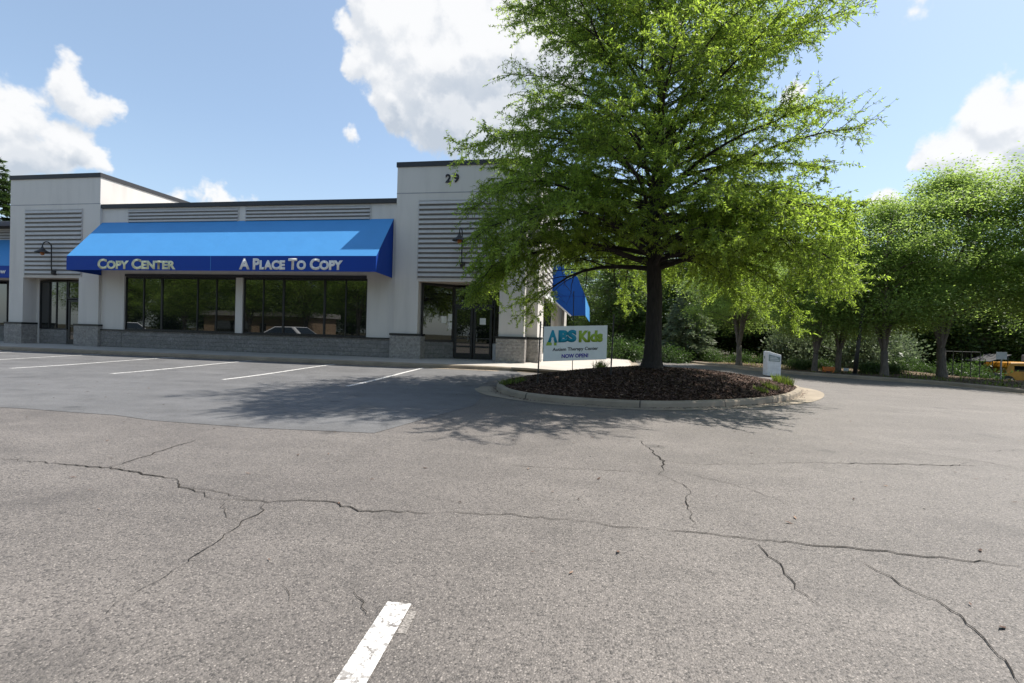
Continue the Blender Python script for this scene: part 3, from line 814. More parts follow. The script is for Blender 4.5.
for i, (px, Y, s) in enumerate(DK):
    p = atY(px, 366, Y); o = sd if i == 0 else copy_tree(sd)
    place(o, p.x, p.y, gdz(p.x, p.y), i*.9, s, ['dark bush seen right above the banner corner', 'dark bush left of the oak trunk base', 'low dark bush right of the oak trunk base', 'low bush at the foot of the pale conifer', 'low bush right of the pale conifer', 'low bush behind the leftmost street tree', 'low dark bush left of the slab sign', 'dark bush left of the thickest street trunk', 'small bush beside the thickest street trunk', 'dark bush behind the chain-link fence', 'second dark bush behind the chain-link fence'][i], 'bush', 'dark bushes at the wood edge')
# low hedge clumps behind the street trees
for i, (px, Y) in enumerate([(795, 31), (806, 30.5), (823, 31.5), (868, 29), (877, 29.5), (894, 29.5)]):
    p = atY(px, 370, Y); o = copy_tree(sd); place(o, p.x, p.y, .1, i, .42, ['low hedge clump nearest the slab sign', 'low hedge clump left of the slim street tree', 'low hedge clump between two close trunks', 'low hedge clump right of the leaning pole', 'low hedge clump touching a grey trunk', 'low hedge clump right of the fourth street trunk'][i], 'bush', 'low hedge clumps along the verge')

# ------------------------------------------------------------------ verge and far kerb
kp = [(0.5, 60), (4.4, 44), (6.4, 37.4), (8.3, 32.6), (10.0, 28.4), (12.6, 26.2), (14.6, 24.4), (15.6, 21.2), (16.6, 15), (18.5, 0), (21, -22)]
vl = smooth_poly(kp, 6); vl_r = list(reversed(vl))
vp = [(p.x+.1, p.y, VZ) for p in vl]+[(70, -22, VZ), (70, 21, VZ), (24, 25.4, VZ), (20.4, 27.3, VZ), (18.6, 29.5, VZ), (18.6, 60, VZ)]
bmv = MB().add(vp, [tuple(range(len(vp)))])
vo = bmv.build('verge', M['verge']); struct(vo, 'bare sandy verge under the street trees', 'verge')
struct(kerb_mesh(vl, [(0, -.05), (0, .012), (.015, .12), (.05, .155), (.17, .165), (.18, .05)]).build('far_kerb', M['kerb']), 'concrete kerb along the tree verge', 'kerb')
struct(kerb_mesh(vl, [(-.4, .008), (0, .011)]).build('far_gutter', M['kerb']), 'concrete gutter beside the far kerb', 'gutter')
pts = []
for _ in range(4200):
    i = rng.integers(0, len(vl)-1); t = rng.random(); p = vl[i].lerp(vl[i+1], t); d = abs(rng.normal(0, 3.2))+.4
    x, y = p.x+d*.75, p.y+d*.65
    if (x > 20.2 and y > 27.2-.53*(x-20.4)) or (x > 18.5 and y > 27.2-1.2*(x-20.4)): continue
    if math.sin(x*1.7+y*.8)+math.sin(y*2.1-x*.6)+rng.normal(0, .6) < .3: continue
    pts.append((x, y, VZ))
tag(link('verge_grass', blades(pts, .05, .2, .02, .6)), 'thin patchy grass along the tree verge', 'grass', kind='stuff')
lp = []
for _ in range(16000):
    i = rng.integers(0, len(vl)-1); t = rng.random(); p = vl[i].lerp(vl[i+1], t); d = rng.uniform(.2, 9)
    x, y = p.x+d*.75, p.y+d*.65
    if (x > 20.2 and y > 27.2-.53*(x-20.4)) or (x > 18.5 and y > 27.2-1.2*(x-20.4)): continue
    lp.append((x, y, VZ+.015))
P = np.array(lp); tag(link('leaf_litter', leaf_quads(P, rng.normal(0, 1, (len(P), 3))*np.array([1,1,.15]), .13, .05, 'leaf_litter', M['chips'], 3)), 'brown fallen leaves over the verge', 'leaf litter', kind='stuff')

# ------------------------------------------------------------------ shop building
B = empty('shop_building', (-16, 22.5, 0), 0, 'long white single-storey shop building with blue awnings and louvred corner towers', 'building')
off = Vector((-16, 22.5, 0))
_ob = MB.build
def bpart(mb, name, m, parent=B, **k):
    base = off if parent is not None else Vector((0, 0, 0))
    mb.v = [(p[0]-base.x, p[1]-base.y, p[2]-base.z) for p in mb.v]
    return mb.build(name, m, parent, **k)
def btext(*a, **k):
    o = text_mesh(*a, **k); me = o.data
    n = len(me.vertices); co = np.empty(n*3, np.float32); me.vertices.foreach_get('co', co); co = co.reshape(-1, 3)-np.array(off, np.float32)
    me.vertices.foreach_set('co', co.ravel()); me.update(); return o
YW, YT = 22.5, 22.36
w = MB()
ZB, ZH, ZC = 1.32, 4.17, 7.83
XL, XR = -26.75, -9.78
w.box(XL, -25.27, YW, 23.2, ZB, ZC); w.box(-18.5, -18.1, YW, 23.2, ZB, ZH); w.box(-11.25, XR, YW, 23.2, ZB, ZC)
w.box(-25.27, -11.25, YW, 23.2, ZH, ZC)
w.box(XL, XR, 23.2, 46, ZS-.3, 7.4)
# bay further left
w.box(-60, -32.76, 24.4, 46, 4.1, 7.24); w.box(-60, -32.76, 25.2, 46, .1, 4.1)
bpart(w, 'wall', M['stucco'])
bpart(MB().box(XL, -25.3, 22.40, 22.9, ZS-.3, ZB-.06).box(-25.3, XR, 22.42, 22.9, ZS-.3, ZB-.06), 'stone_base', M['block'])
bpart(MB().box(XL, XR, 22.36, 22.55, ZB-.06, ZB+.0), 'sill', M['black'])
bpart(MB().box(XL+.01, XR-.01, 22.38, 23.0, ZC, 8.04).box(-60, -32.78, 24.3, 24.9, 7.242, 7.49), 'coping', M['coping'])
# towers
def tower(x0, x1, right=False):
    t = MB()
    t.box(x0, x1, YT, 23.0 if not right else 23.0, 4.06, 9.5); t.box(x0, x1, 23.0, 45, 4.06, 9.5)
    return t
bpart(MB().box(-32.76, -26.75, YT, 45, 4.06, 9.5).box(-32.76, -31.8, YT, 23.4, 1.5, 4.06).box(-28.05, -26.75, YT, 23.4, 1.5, 4.06)
      .box(-32.76, -26.75, 24.2, 45, .2, 4.06).box(-32.3, -31.62, 23.05, 24.2, .2, 4.06).box(-28.6, -27.2, 23.4, 24.2, .2, 4.06), 'left_tower' if False else 'tower', M['stucco'])
bpart(MB().box(-9.78, -3.44, YT, 23.0, 4.06, 9.5).box(-9.78, -2.9, 23.0, 45, 4.06, 9.5).box(-9.78, -8.58, YT, 22.95, 1.5, 4.06).box(-9.78, -8.9, 22.95, 25, .2, 4.06)
      .box(-4.62, -3.44, YT, 23.0, 1.5, 4.06).box(-4.4, -2.9, 23.0, 24.35, 1.5, 4.06).box(-9.78, -4.0, 26.2, 45, .2, 4.06), 'tower', M['stucco'])
for (x0, x1) in ((-32.76, -26.75), (-9.78, -3.44)):
    bpart(MB().box(x0-.04, x1+.04, YT-.05, YT+.3, 9.5, 9.73).box(x0-.04, x0+.3, YT+.3, 45, 9.5, 9.73).box(x1-.3 if x0 < -20 else -3.2, x1+.04 if x0 < -20 else -2.86, YT+.3, 45, 9.5, 9.73), 'coping', M['coping'])
bpart(MB().box(-32.77, -26.74, YT-.006, YT+.02, 8.06, 8.10), 'joint', M['groove']); bpart(MB().box(-9.79, -3.43, YT-.006, YT+.02, 8.23, 8.27), 'joint', M['groove'])
# stone piers with dark caps
for (x0, x1, y0, y1) in ((-32.9, -31.7, 22.24, 23.3), (-28.2, -26.62, 22.24, 23.3), (-9.92, -8.36, 22.24, 22.97), (-4.72, -3.36, 22.24, 23.0), (-3.36, -2.82, 22.92, 24.4)):
    p = bpart(MB().box(x0, x1, y0, y1, .1, 1.46), 'stone_pier', M['stone'], bevel=.02)
    bpart(MB().box(x0-.02, x1+.02, y0-.02, y1, 1.46, 1.56), 'cap', M['black'], B) if False else None
    c = MB().box(x0-.015, x1+.015, y0-.015, y1+.01, 1.463, 1.56); bpart(c, 'pier_cap', M['black'])
# louvre panels
def louver(x0, x1, z0, z1, y, pitch=.30, frame=True, axis='x', name='louver_panel'):
    l = MB(); n = max(2, round((z1-z0)/pitch)); hgt = (z1-z0)/n
    for i in range(n):
        a = z0+i*hgt
        prof = [(y-.006, a+hgt*.95), (y-.03, a+hgt*.95), (y-.085, a+hgt*.40), (y-.085, a+hgt*.34), (y-.006, a+hgt*.34)]
        l.prism(prof, x0, 'x', x1-x0)
    o = bpart(l, name, M['louver'])
    if frame:
        fr = MB().box(x0-.045, x0-.004, y-.04, y+.003, z0-.07, z1+.07).box(x1+.004, x1+.045, y-.04, y+.003, z0-.07, z1+.07).box(x0-.004, x1+.004, y-.038, y+.003, z1+.002, z1+.05).box(x0-.004, x1+.004, y-.038, y+.003, z0-.05, z0-.002)
        bpart(fr, 'frame', M['louver'], B if False else B).parent = o
    bk = bpart(MB().box(x0, x1, y-.004, y-.001, z0, z1), 'backing', M['louver_gap']); bk.parent = o
    return o
louver(-31.66, -27.9, 4.2, 7.76, YT, .237); louver(-8.62, -4.6, 4.22, 7.86, YT, .23)
louver(-25.05, -18.45, 7.02, 7.72, YW, .20); louver(-17.98, -11.2, 7.02, 7.72, YW, .20); louver(-45, -33.0, 6.62, 7.16, 24.4, .18)
# windows: panes behind black frames
def window(xs_, z0, z1, y, thick, sill=True, notice=None):
    fr = MB(); xa, xb = xs_[0], xs_[-1]
    fr.box(xa, xb, y-.03, y+.05, z0, z0+.07); fr.box(xa, xb, y-.03, y+.05, z1-.07, z1)
    for i, x in enumerate(xs_):
        wd = .10 if i in thick else .055
        if i == 0: fr.box(x, x+wd, y-.034, y+.054, z0+.003, z1-.003)
        elif i == len(xs_)-1: fr.box(x-wd, x, y-.034, y+.054, z0+.003, z1-.003)
        else: fr.box(x-wd/2, x+wd/2, y-.034, y+.054, z0+.003, z1-.003)
    o = bpart(fr, 'window', M['black'])
    for a, b in zip(xs_, xs_[1:]):
        p = bpart(MB().box(a+.01, b-.01, y+.005, y+.02, z0+.02, z1-.02), 'pane', M['glass']); p.parent = o
    return o
def wx(*px): return [atY(x, 300, YW+.06).x for x in px]
window([-25.25]+wx(143.4, 161.5, 197.2, 216.2)+[-18.52], ZB+.005, ZH-.004, YW+.10, (2,))
window([-18.08]+wx(263, 283.3, 324.4, 345.6)+[-11.27], ZB+.005, ZH-.004, YW+.10, (2, 3))
window([-45, -42, -39, -36, -33.0], 1.3, 4.09, 24.5, ())
bpart(MB().box(-60, -32.77, 24.3, 25.2, .1, 1.28), 'stone_base', M['block'])
bpart(MB().box(-25.2, -11.3, YW-.05, YW+.08, ZH, ZH+.14), 'window_head', M['coping'])
# left recessed entry
def door(x0, x1, z0, z1, y, hinge=1):
    d = MB().box(x0, x0+.12, y-.03, y+.03, z0, z1).box(x1-.12, x1, y-.03, y+.03, z0, z1).box(x0+.12, x1-.12, y-.028, y+.028, z1-.13, z1).box(x0+.12, x1-.12, y-.028, y+.028, z0, z0+.28).box(x0+.12, x1-.12, y-.028, y+.028, z0+.98, z0+1.05)
    o = bpart(d, 'door', M['black'])
    bpart(MB().box(x0+.1, x1-.1, y-.006, y+.006, z0+.2, z1-.1), 'pane', M['glass']).parent = o
    hx = x1-.2 if hinge > 0 else x0+.2
    bpart(MB().tube([(hx, y-.03, z0+.85), (hx, y-.09, z0+.88), (hx, y-.09, z0+1.25), (hx, y-.03, z0+1.28)], .016, 6), 'handle', M['galv']).parent = o
    return o
yl = 23.1
window([-31.6, -30.95, -30.45, -29.72], 1.22, 3.95, yl, ())
bpart(MB().box(-31.6, -29.74, yl-.02, yl+.5, .2, 1.2), 'panel', M['block'])
door(-29.62, -28.64, ZS+.01, 2.9, yl); window([-29.68, -28.6], 2.95, 3.95, yl, ())
# right recessed entry: slanted shop window, then double doors
A0 = Vector((-8.5, 22.72)); A1 = Vector((-7.2, 23.75))
def slant(mbf, name, m, parent=B):
    d = (A1-A0).normalized(); nn = Vector((-d.y, d.x)); L = (A1-A0).length
    mbf.v = [(A0.x+d.x*p[0]+nn.x*p[1], A0.y+d.y*p[0]+nn.y*p[1], p[2]) for p in mbf.v]
    return bpart(mbf, name, m)
L = (A1-A0).length
sf = slant(MB().box(0, L, -.03, .05, 1.2, 1.3).box(0, L, -.03, .05, 3.93, 4.04).box(0, .07, -.034, .054, 1.203, 4.03).box(L-.1, L, -.034, .054, 1.203, 4.03), 'window', M['black'])
slant(MB().box(.02, L-.02, 0, .015, 1.22, 4.02), 'pane', M['glass']).parent = sf
slant(MB().box(0, L, 0, .2, .2, 1.2), 'panel', M['block'])
d = (A1-A0).normalized()
for (s, z, hh, ww) in ((1.12, 2.30, .34, .26), (1.48, 2.42, .36, .26), (1.5, 2.0, .34, .26)):
    slant(MB().box(s-ww/2, s+ww/2, -.008, -.003, z-hh/2, z+hh/2), 'notice', M['paper']).parent = sf
yr = 23.75
door(-7.16, -6.22, ZS+.01, 2.96, yr, 1)
d2 = door(-6.18, -5.24, ZS+.01, 2.96, yr, -1)
bpart(MB().box(-5.86, -5.56, yr-.02, yr-.012, 2.1, 2.42), 'notice', M['paper']).parent = d2
window([-7.2, -5.2], 3.03, 3.95, yr, ()); window([-5.16, -4.45], 1.2, 3.95, yr, ()); bpart(MB().box(-5.18, -4.45, yr-.02, yr+.1, .2, 1.18), 'panel', M['stucco_grey'])
bpart(MB().box(-7.25, -5.15, yr-.05, yr+.08, 2.965, 3.028), 'door_head', M['black'])
bpart(MB().box(-8.58, -4.62, YT+.03, 26.2, 4.052, 4.06-.004), 'soffit', M['soffit']); bpart(MB().box(-31.8, -28.05, YT+.03, 24.2, 4.052, 4.056), 'soffit', M['soffit'])
# side wall towards the drive
sw_ = MB().box(-4.0, -2.9, 24.35, 25.3, .2, 4.06).box(-4, -2.92, 29.6, 31, .2, 7.6)
for k, y in enumerate(np.arange(31, 46, 3.0)): sw_.box(-4, -2.92, y, y+3, .2, 7.6) if k % 2 else sw_.box(-4, -3.1, y, y+3, .2, 7.6)
sw_.box(-4, -2.92, 25.3, 29.6, 3.5, 4.06).box(-4, -2.92, 25.3, 29.6, .2, .7)
bpart(sw_, 'side_wall', M['stucco'])
sg = bpart(MB().box(-2.98, -2.93, 25.3, 29.6, .7, .8).box(-2.98, -2.93, 25.3, 29.6, 3.42, 3.5).box(-2.99, -2.92, 25.3, 25.4, .71, 3.49).box(-2.99, -2.92, 26.7, 26.8, .71, 3.49).box(-2.99, -2.92, 28.1, 28.2, .71, 3.49).box(-2.99, -2.92, 29.5, 29.6, .71, 3.49), 'window', M['black'])
bpart(MB().box(-3.2, -2.96, 25.32, 29.58, .72, 3.48), 'pane', M['glass']).parent = sg
lv = MB()
for i in range(13):
    a = 4.1+i*.29; lv.prism([(-2.9, a+.28), (-2.86, a+.27), (-2.82, a+.1), (-2.82, a+.08), (-2.9, a+.06)], 24.4, 'y', 4.7)
bpart(lv, 'louver_panel', M['louver'])
bpart(MB().box(-2.92, -2.72, 24.3, 29.3, 3.55, 3.84), 'fascia', M['whitetrim'])
bpart(MB().box(-60, -3, 23.2, 46, 7.4, 7.42), 'roof', M['roof'])
# awnings
def awning(x0, x1, zt, zf, zb, y0, y1, capr=True, capl=True, seams=(), hidden_left=False):
    th = .02; a = MB()
    # sloped top, front valance, gable ends: thin sheets of real thickness
    a.prism([(y0, zt), (y1, zf), (y1-th*.2, zf+th), (y0, zt+th*1.4)], x0, 'x', x1-x0)
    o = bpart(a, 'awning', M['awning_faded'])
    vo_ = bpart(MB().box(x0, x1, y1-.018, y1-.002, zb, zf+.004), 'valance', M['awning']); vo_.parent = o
    for x, c in ((x0, capl), (x1-.015, capr)):
        if c:
            e = bpart(MB().prism([(y0, zt-.003), (y1+.003, zf-.005), (y1+.003, zb), (y0, zb-.06)], x+.001, 'x', .013), 'end_panel', M['awning']); e.parent = o
    fr = MB()
    for x in (np.linspace(x0+.1, x1-.1, 9) if x1-x0 > 10 else (x0+.1, x1-.1)):
        fr.tube([(x, y0, zt-.05), (x, y1+.04, zf-.05)], .018, 5); fr.tube([(x, y1+.04, zf-.05), (x, y1+.04, zb+.03)], .018, 5)
    fr.tube([(x0+.05, y1+.04, zb+.03), (x1-.05, y1+.04, zb+.03)], .018, 5)
    bpart(fr, 'awning_frame', M['galv']).parent = o
    for x in seams:
        sm = MB().prism([(y0, zt+.0295), (y1, zf+.0215), (y1, zf+.0265), (y0, zt+.0345)], x, 'x', .03).box(x, x+.02, y1-.022, y1-.0185, zb, zf); bpart(sm, 'seam', M['awning_faded']).parent = o
    return o
AW = awning(-26.75, -9.97, 7.05, 4.98, 4.28, 22.49, 20.72, seams=(-18.42,))
btext('lettering', 'Copy Center', M['letter_faded'], AW, (-24.86, 20.70, 4.33), (1, 0, 0),   .52, 4.52, True, .042, .006, scaps=.80)
btext('lettering', 'A Place To Copy', M['letter_white'], AW, (-16.87, 20.70, 4.345), (1, 0, 0), .54, 5.3, True, .046, .006, scaps=.80)
AW2 = awning(-52, -32.78, 6.56, 4.73, 4.05, 24.39, 22.6, capl=True, capr=False)
btext('lettering', 'ow', M['letter_white'], AW2, (-33.95, 22.58, 4.28), (1, 0, 0), .20, .62, False, .02, .006)
# side awning
YA = 29.4
prof = [(-2.88, 3.9), (-2.88, 5.9), (-2.45, 6.12), (-1.95, 5.95), (-1.55, 5.5), (-.92, 4.05), (-.87, 2.92), (-1.85, 2.88)]
M['awning_side'] = fabric('blue_side_canvas', (.003, .075, .36))
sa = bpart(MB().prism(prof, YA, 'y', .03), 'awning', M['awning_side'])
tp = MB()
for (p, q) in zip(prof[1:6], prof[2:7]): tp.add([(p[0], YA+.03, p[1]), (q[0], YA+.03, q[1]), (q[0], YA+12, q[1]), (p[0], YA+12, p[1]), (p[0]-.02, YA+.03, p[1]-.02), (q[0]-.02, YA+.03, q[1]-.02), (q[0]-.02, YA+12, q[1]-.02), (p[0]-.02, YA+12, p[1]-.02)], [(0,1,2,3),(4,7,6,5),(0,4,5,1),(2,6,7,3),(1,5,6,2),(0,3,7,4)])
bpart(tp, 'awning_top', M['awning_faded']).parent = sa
bpart(MB().prism([(-2.88, 4.0), (-2.4, 4.02), (-.925, 4.02), (-.925, 4.05), (-2.88, 4.05)], YA-.012, 'y', .01), 'seam', M['awning']).parent = sa
bpart(MB().tube([(-2.86, YA-.02, 3.84), (-1.72, YA-.02, 2.86)], .055, 6), 'frame_rail', M['whitetrim']).parent = sa
# house number
for ch, x in (('2', -7.37), ('9', -6.98)):
    btext('house_number', ch, M['ink'], B, (x, YT, 8.70), (1, 0, 0), .40, .27, False, .03, .03)
# gooseneck lamps
def lamp(x, zb):
    y = YT-.09
    arm = [(x, y, zb), (x, y-.10, zb+.05), (x, y-.13, zb+.3), (x, y-.14, zb+1.2)]
    for k in range(9):
        a = math.pi*k/8; arm.append((x, y-.14-.22*(1-math.cos(a)), zb+1.38+.24*math.sin(a)))
    arm.append((x, y-.58, zb+1.28))
    o = bpart(MB().tube(arm, .03, 8), 'wall_lamp', M['dark_metal'], smooth=True)
    bpart(MB().lathe((x, y-.0, zb), [(0, -.13), (.1, -.11), (.13, -.02), (.13, .06), (.08, .12), (0, .13)], 12), 'bracket', M['dark_metal']).parent = o
    bpart(MB().lathe((x, y-.58, zb+1.05), [(.05, .26), (.07, .2), (.10, .16), (.14, .10), (.30, .0), (.34, -.05), (.33, -.055), (.26, .0), (.1, .09)], 18), 'lamp_shade', M['dark_metal']).parent = o
    bpart(MB().lathe((x, y-.58, zb+.9), [(0, -.05), (.07, -.02), (.10, .06), (.09, .14), (.05, .2)], 12), 'bulb', M['lens']).parent = o
lamp(-29.6, 4.32); lamp(-6.42, 4.85)

# ------------------------------------------------------------------ banner sign on the island
def banner():
    a = Vector((-1.50, 13.55)); b = Vector((.21, 14.35))       # the two stakes
    tl, tr_ = atY(544, 326.5, 13.6), atY(607.5, 325.3, 14.3); bl, br = atY(543.5, 361.5, 13.6), atY(606, 359.8, 14.3)
    root = empty('banner_sign', (-.65, 13.95, mound_h(-.65, 13.95)), 0, 'white banner sign with teal and green lettering strung between two dark stakes', 'sign')
    o = root.location
    ux = Vector((tr_.x-tl.x, tr_.y-tl.y, 0)); W = ux.length; ux.normalize(); nn = Vector((ux.y, -ux.x, 0))
    zb = bl.z; Hh = tl.z-bl.z; zt_slope = (tr_.z-tl.z)/W
    up = Vector((0, 0, 1)); ux3 = (ux+up*zt_slope).normalized()
    O = Vector((tl.x, tl.y, zb))-Vector(o)
    def P(u, v, d=0): return O+ux3*u*W+up*v*Hh+nn*d
    p = MB(); V = [P(0,0,-.008), P(1,0,-.008), P(1,1,-.008), P(0,1,-.008), P(0,0,.008), P(1,0,.008), P(1,1,.008), P(0,1,.008)]
    p.add(V, [(0,1,2,3),(4,7,6,5),(0,4,5,1),(1,5,6,2),(2,6,7,3),(3,7,4,0)])
    pn_ = p.build('panel', M['sign_white'], root)
    def T(s, u, v, w_, h_, m, bold=.02, d=.009): return text_mesh('lettering', s, m, pn_, P(u, v, d), tuple(ux3), h_*Hh, w_*W, False, bold, .003)
    T('A', .06, .53, .155, .36, M['teal'], .075); T('BS', .225, .53, .285, .36, M['teal'], .075)
    T('Kids', .545, .515, .385, .345, M['lime'], .055)
    mk = MB(); mk.add([P(.035, .455, .014), P(.125, .455, .014), P(.125, .53, .014), P(.055, .56, .014)], [(0,1,2,3)]).add([P(.16, .45, .014), P(.2, .45, .014), P(.2, .53, .014), P(.16, .53, .014)], [(0,1,2,3)])
    mk.build('mark', M['lime'], pn_)
    dot = [P(.135+.035*math.cos(t)*Hh/W*1.0, .65+.035*math.sin(t), .016) for t in np.linspace(0, 6.2832, 14)[:-1]]
    sq = MB().add(dot, [tuple(range(len(dot)))]).add([P(.115, .55, .0155), P(.155, .55, .0155), P(.155, .62, .0155), P(.115, .62, .0155)], [(0,1,2,3)])
    sq.build('mark', M['sign_white'], pn_)
    T('Autism Therapy Center', .14, .26, .72, .125, M['ink'], .02)
    T('NOW OPEN!', .285, .08, .42, .115, M['indigo'], .035)
    # stakes
    sa_ = Vector((atY(537.7, 374.6, 13.55).x, 13.55)); sb_ = Vector((atY(610.8, 366.5, 14.35).x, 14.35))
    for q, top in ((sa_, 2.02), (sb_, 2.30)):
        z0 = mound_h(q.x, q.y)-.15
        MB().tube([(q.x-o.x, q.y-o.y, z0-o.z), (q.x+.04-o.x, q.y-o.y, top-o.z)], .022, 6).build('stake', M['dark_metal'], root)
    r = MB()
    for u, v_, q, hz in ((0, .97, sa_, .97), (0, .04, sa_, .04), (1, .97, sb_, .97), (1, .04, sb_, .04)):
        c = P(u, v_); r.tube([c, (q.x+.03-o.x, q.y-o.y, c.z)], .006, 4)
    r.build('tie', M['dark_metal'], root)
banner()
q = atY(572.6, 366, 17.2); qs = atY(573.8, 292, 17.2); z0 = mound_h(q.x, 17.2)-.2
st = empty('thin_stake', (q.x, 17.2, z0), 0, 'thin dark stake standing behind the middle of the banner', 'stake')
MB().tube([(0,0,0), (qs.x-q.x, 0, qs.z-z0)], .014, 6).build('rod', M['dark_metal'], st)
MB().lathe((qs.x-q.x, 0, qs.z-z0), [(.0, .03), (.02, .02), (.022, -.02), (.0, -.03)], 8).build('cap', M['dark_metal'], st)

# ------------------------------------------------------------------ small things on the verge
def slab():
    x, y = gnd(766.9, 373.6, VZ); W = .60
    o = empty('monument_sign', (x, y, VZ), R(-4), 'pale grey slab sign with sloping top standing beside the drive', 'sign')
    MB().prism([(0, -.1), (W, -.1), (W, .90), (.1*W, 1.06), (0, 1.06)], 0, 'y', .8).build('slab', M['white_metal'], o, bevel=.02)
    f = MB().prism([(.10*W, .60), (.92*W, .58), (.92*W, .80), (.10*W, .92)], -.008, 'y', .007).build('face_panel', M['panel_grey'], o)
    l = MB()
    for k in range(3): l.box(.18*W, (.86-.1*k)*W, -.0125, -.0085, .64+.07*k, .67+.07*k)
    l.build('lettering', M['white_metal'], f)
    MB().box(-.008, -.001, .45, .62, .70, .82).build('emblem', M['panel_grey'], o)
slab()
x, y = gnd(854.3, 374.6, VZ)
o = empty('lamp_pole', (x, y, VZ), 0, 'slim dark pole leaning slightly right between two street trees', 'pole')
top = atY(862, 318, y)
MB().tube([(0,0,-.2), ((top.x-x)*.5, 0, (top.z-VZ)*.5), (top.x-x, 0, top.z-VZ), ((top.x-x)*1.4, 0, (top.z-VZ)*1.45)], [.10, .085, .07, .055], 10).build('post', M['dark_metal'], o, smooth=True)
MB().lathe((0,0,0), [(.0, .06), (.16, .05), (.17, 0), (.17, -.1)], 12).build('base_plate', M['dark_metal'], o)
tpx, tpz = (top.x-x)*1.4, (top.z-VZ)*1.45
MB().box(tpx-.3, tpx+.3, -.14, .14, tpz, tpz+.13).build('lamp_head', M['dark_metal'], o, bevel=.03)
x, y = gnd(1000.4, 380, VZ); sgt, sgb = atY(1002, 352, y), atY(1001.5, 359, y)
o = empty('road_sign', (x, y, VZ), R(-28), 'small square white sign on a grey post near the yellow truck', 'sign')
MB().tube([(0,0,-.2), (0,0,sgt.z-VZ-.05)], .035, 8).build('post', M['galv'], o)
MB().box(-.19, .19, -.055, -.04, sgb.z-VZ-.02, sgt.z-VZ).build('plate', M['white_metal'], o, bevel=.008)
# orange and white markers
x, y = gnd(828.5, 372, VZ); o = empty('orange_barrier', (x, y, VZ), -.2, 'low orange block on the verge between two close street trunks', 'barrier')
MB().box(-.28, .28, -.12, .12, .05, .28).build('block', M['orange'], o, bevel=.03)
for s in (-.18, .18): MB().box(s-.06, s+.06, -.16, .16, 0, .05).build('foot', M['orange'], o, bevel=.01)
x, y = gnd(846, 372.5, VZ); o = empty('yard_sign', (x, y, VZ), -.1, 'tiny white yard sign left of the dark leaning pole', 'sign')
MB().box(-.12, .12, -.01, .01, .08, .24).build('plate', M['white_metal'], o)
for s in (-.08, .08): MB().tube([(s, 0, -.05), (s, 0, .1)], .006, 5).build('leg', M['galv'], o)
# chain-link fence
f0 = atY(944, 360, 32); f1 = atY(980, 360, 32)
o = empty('chain_link_fence', (f0.x, f0.y, gdz(f0.x, f0.y)-.05), 0, 'dim chain-link fence with thin grey posts before the dark wood', 'fence')
for k in range(5):
    p = f0.lerp(f1, k/4)-Vector((f0.x, f0.y, 0)); MB().tube([(p.x, p.y, 0), (p.x, p.y, 1.9)], .022, 6).build('post', M['fence'], o)
p = f1-Vector((f0.x, f0.y, 0)); MB().tube([(0, 0, 1.87), (p.x, p.y, 1.87)], .02, 6).build('rail', M['fence'], o)
net = MB(); Lf = p.xy.length; dd = p.xy.normalized()
for k in range(int(Lf/.16)+12):
    for sgn in (1, -1):
        a0 = k*.16-1.85 if sgn > 0 else k*.16; s0, s1 = a0, a0+1.85*sgn
        if min(s0, s1) < 0 or max(s0, s1) > Lf: continue
        net.tube([(dd.x*s0, dd.y*s0, .02), (dd.x*s1, dd.y*s1, 1.86)], .004, 3, False)
net.build('mesh_net', M['fence'], o)

# vehicles
def truck():
    p = atY(992, 372, 40); z0 = -1.0
    o = empty('yellow_truck', (p.x, 40, z0), R(4), 'yellow truck with white roof load half hidden by the verge at the right edge', 'truck')
    body = [(0, .55), (0, 1.05), (.15, 1.45), (.35, 1.75), (1.9, 1.8), (6.4, 1.8), (6.4, .55)]
    MB().prism(body, -1.05, 'y', 2.1).build('body', M['yellow'], o, bevel=.06)
    wn = MB().box(.55, 1.35, -1.062, -1.054, 1.18, 1.55); wn.box(1.75, 2.9, -1.062, -1.054, 1.22, 1.5); wn.box(3.2, 5.2, -1.062, -1.054, 1.22, 1.5); wn.build('window', M['glass'], o)
    MB().box(2.6, 6.2, -.95, .95, 1.803, 2.3).build('roof_load', M['groove'], o, bevel=.04)
    MB().box(-1.2, -.003, -.85, .85, .5, 1.0).build('hood', M['dark_metal'], o, bevel=.1)
    MB().add([(-.95, -1, 1.75), (.4, -1, 2.25), (.4, 1, 2.25), (-.95, 1, 1.75), (-.95, -1, 1.8), (.4, -1, 2.3), (.4, 1, 2.3), (-.95, 1, 1.8)], [(0,1,2,3),(4,7,6,5),(0,4,5,1),(1,5,6,2),(2,6,7,3),(3,7,4,0)]).build('canopy', M['coping'], o)
    for s in (-.9, .9): MB().tube([(-.7, s, .95), (-.7, s, 1.84)], .03, 6).tube([(.25, s, 1.3), (.25, s, 2.2)], .03, 6).build('canopy_post', M['dark_metal'], o)
    for wx_ in (.2, 4.9):
        for s in (-1.06, .8): wheel(o, wx_, s, .45, .26)
def wheel(par, x, y, r, w_):
    prof = [(r*.55, 0), (r*.93, 0), (r, .04), (r, w_-.04), (r*.93, w_), (r*.55, w_)]
    t = MB().lathe((0,0,0), prof, 24).build('wheel', M['tyre'], par, smooth=False); t.matrix_local = Matrix.Translation((x, y+w_, r)) @ Matrix.Rotation(R(90), 4, 'X')
    h = MB().lathe((0,0,0), [(0, .03), (r*.3, .02), (r*.52, .05), (r*.55, .0), (r*.55, w_), (r*.3, w_-.03), (0, w_-.02)], 20).build('rim', M['galv'], t)
truck()
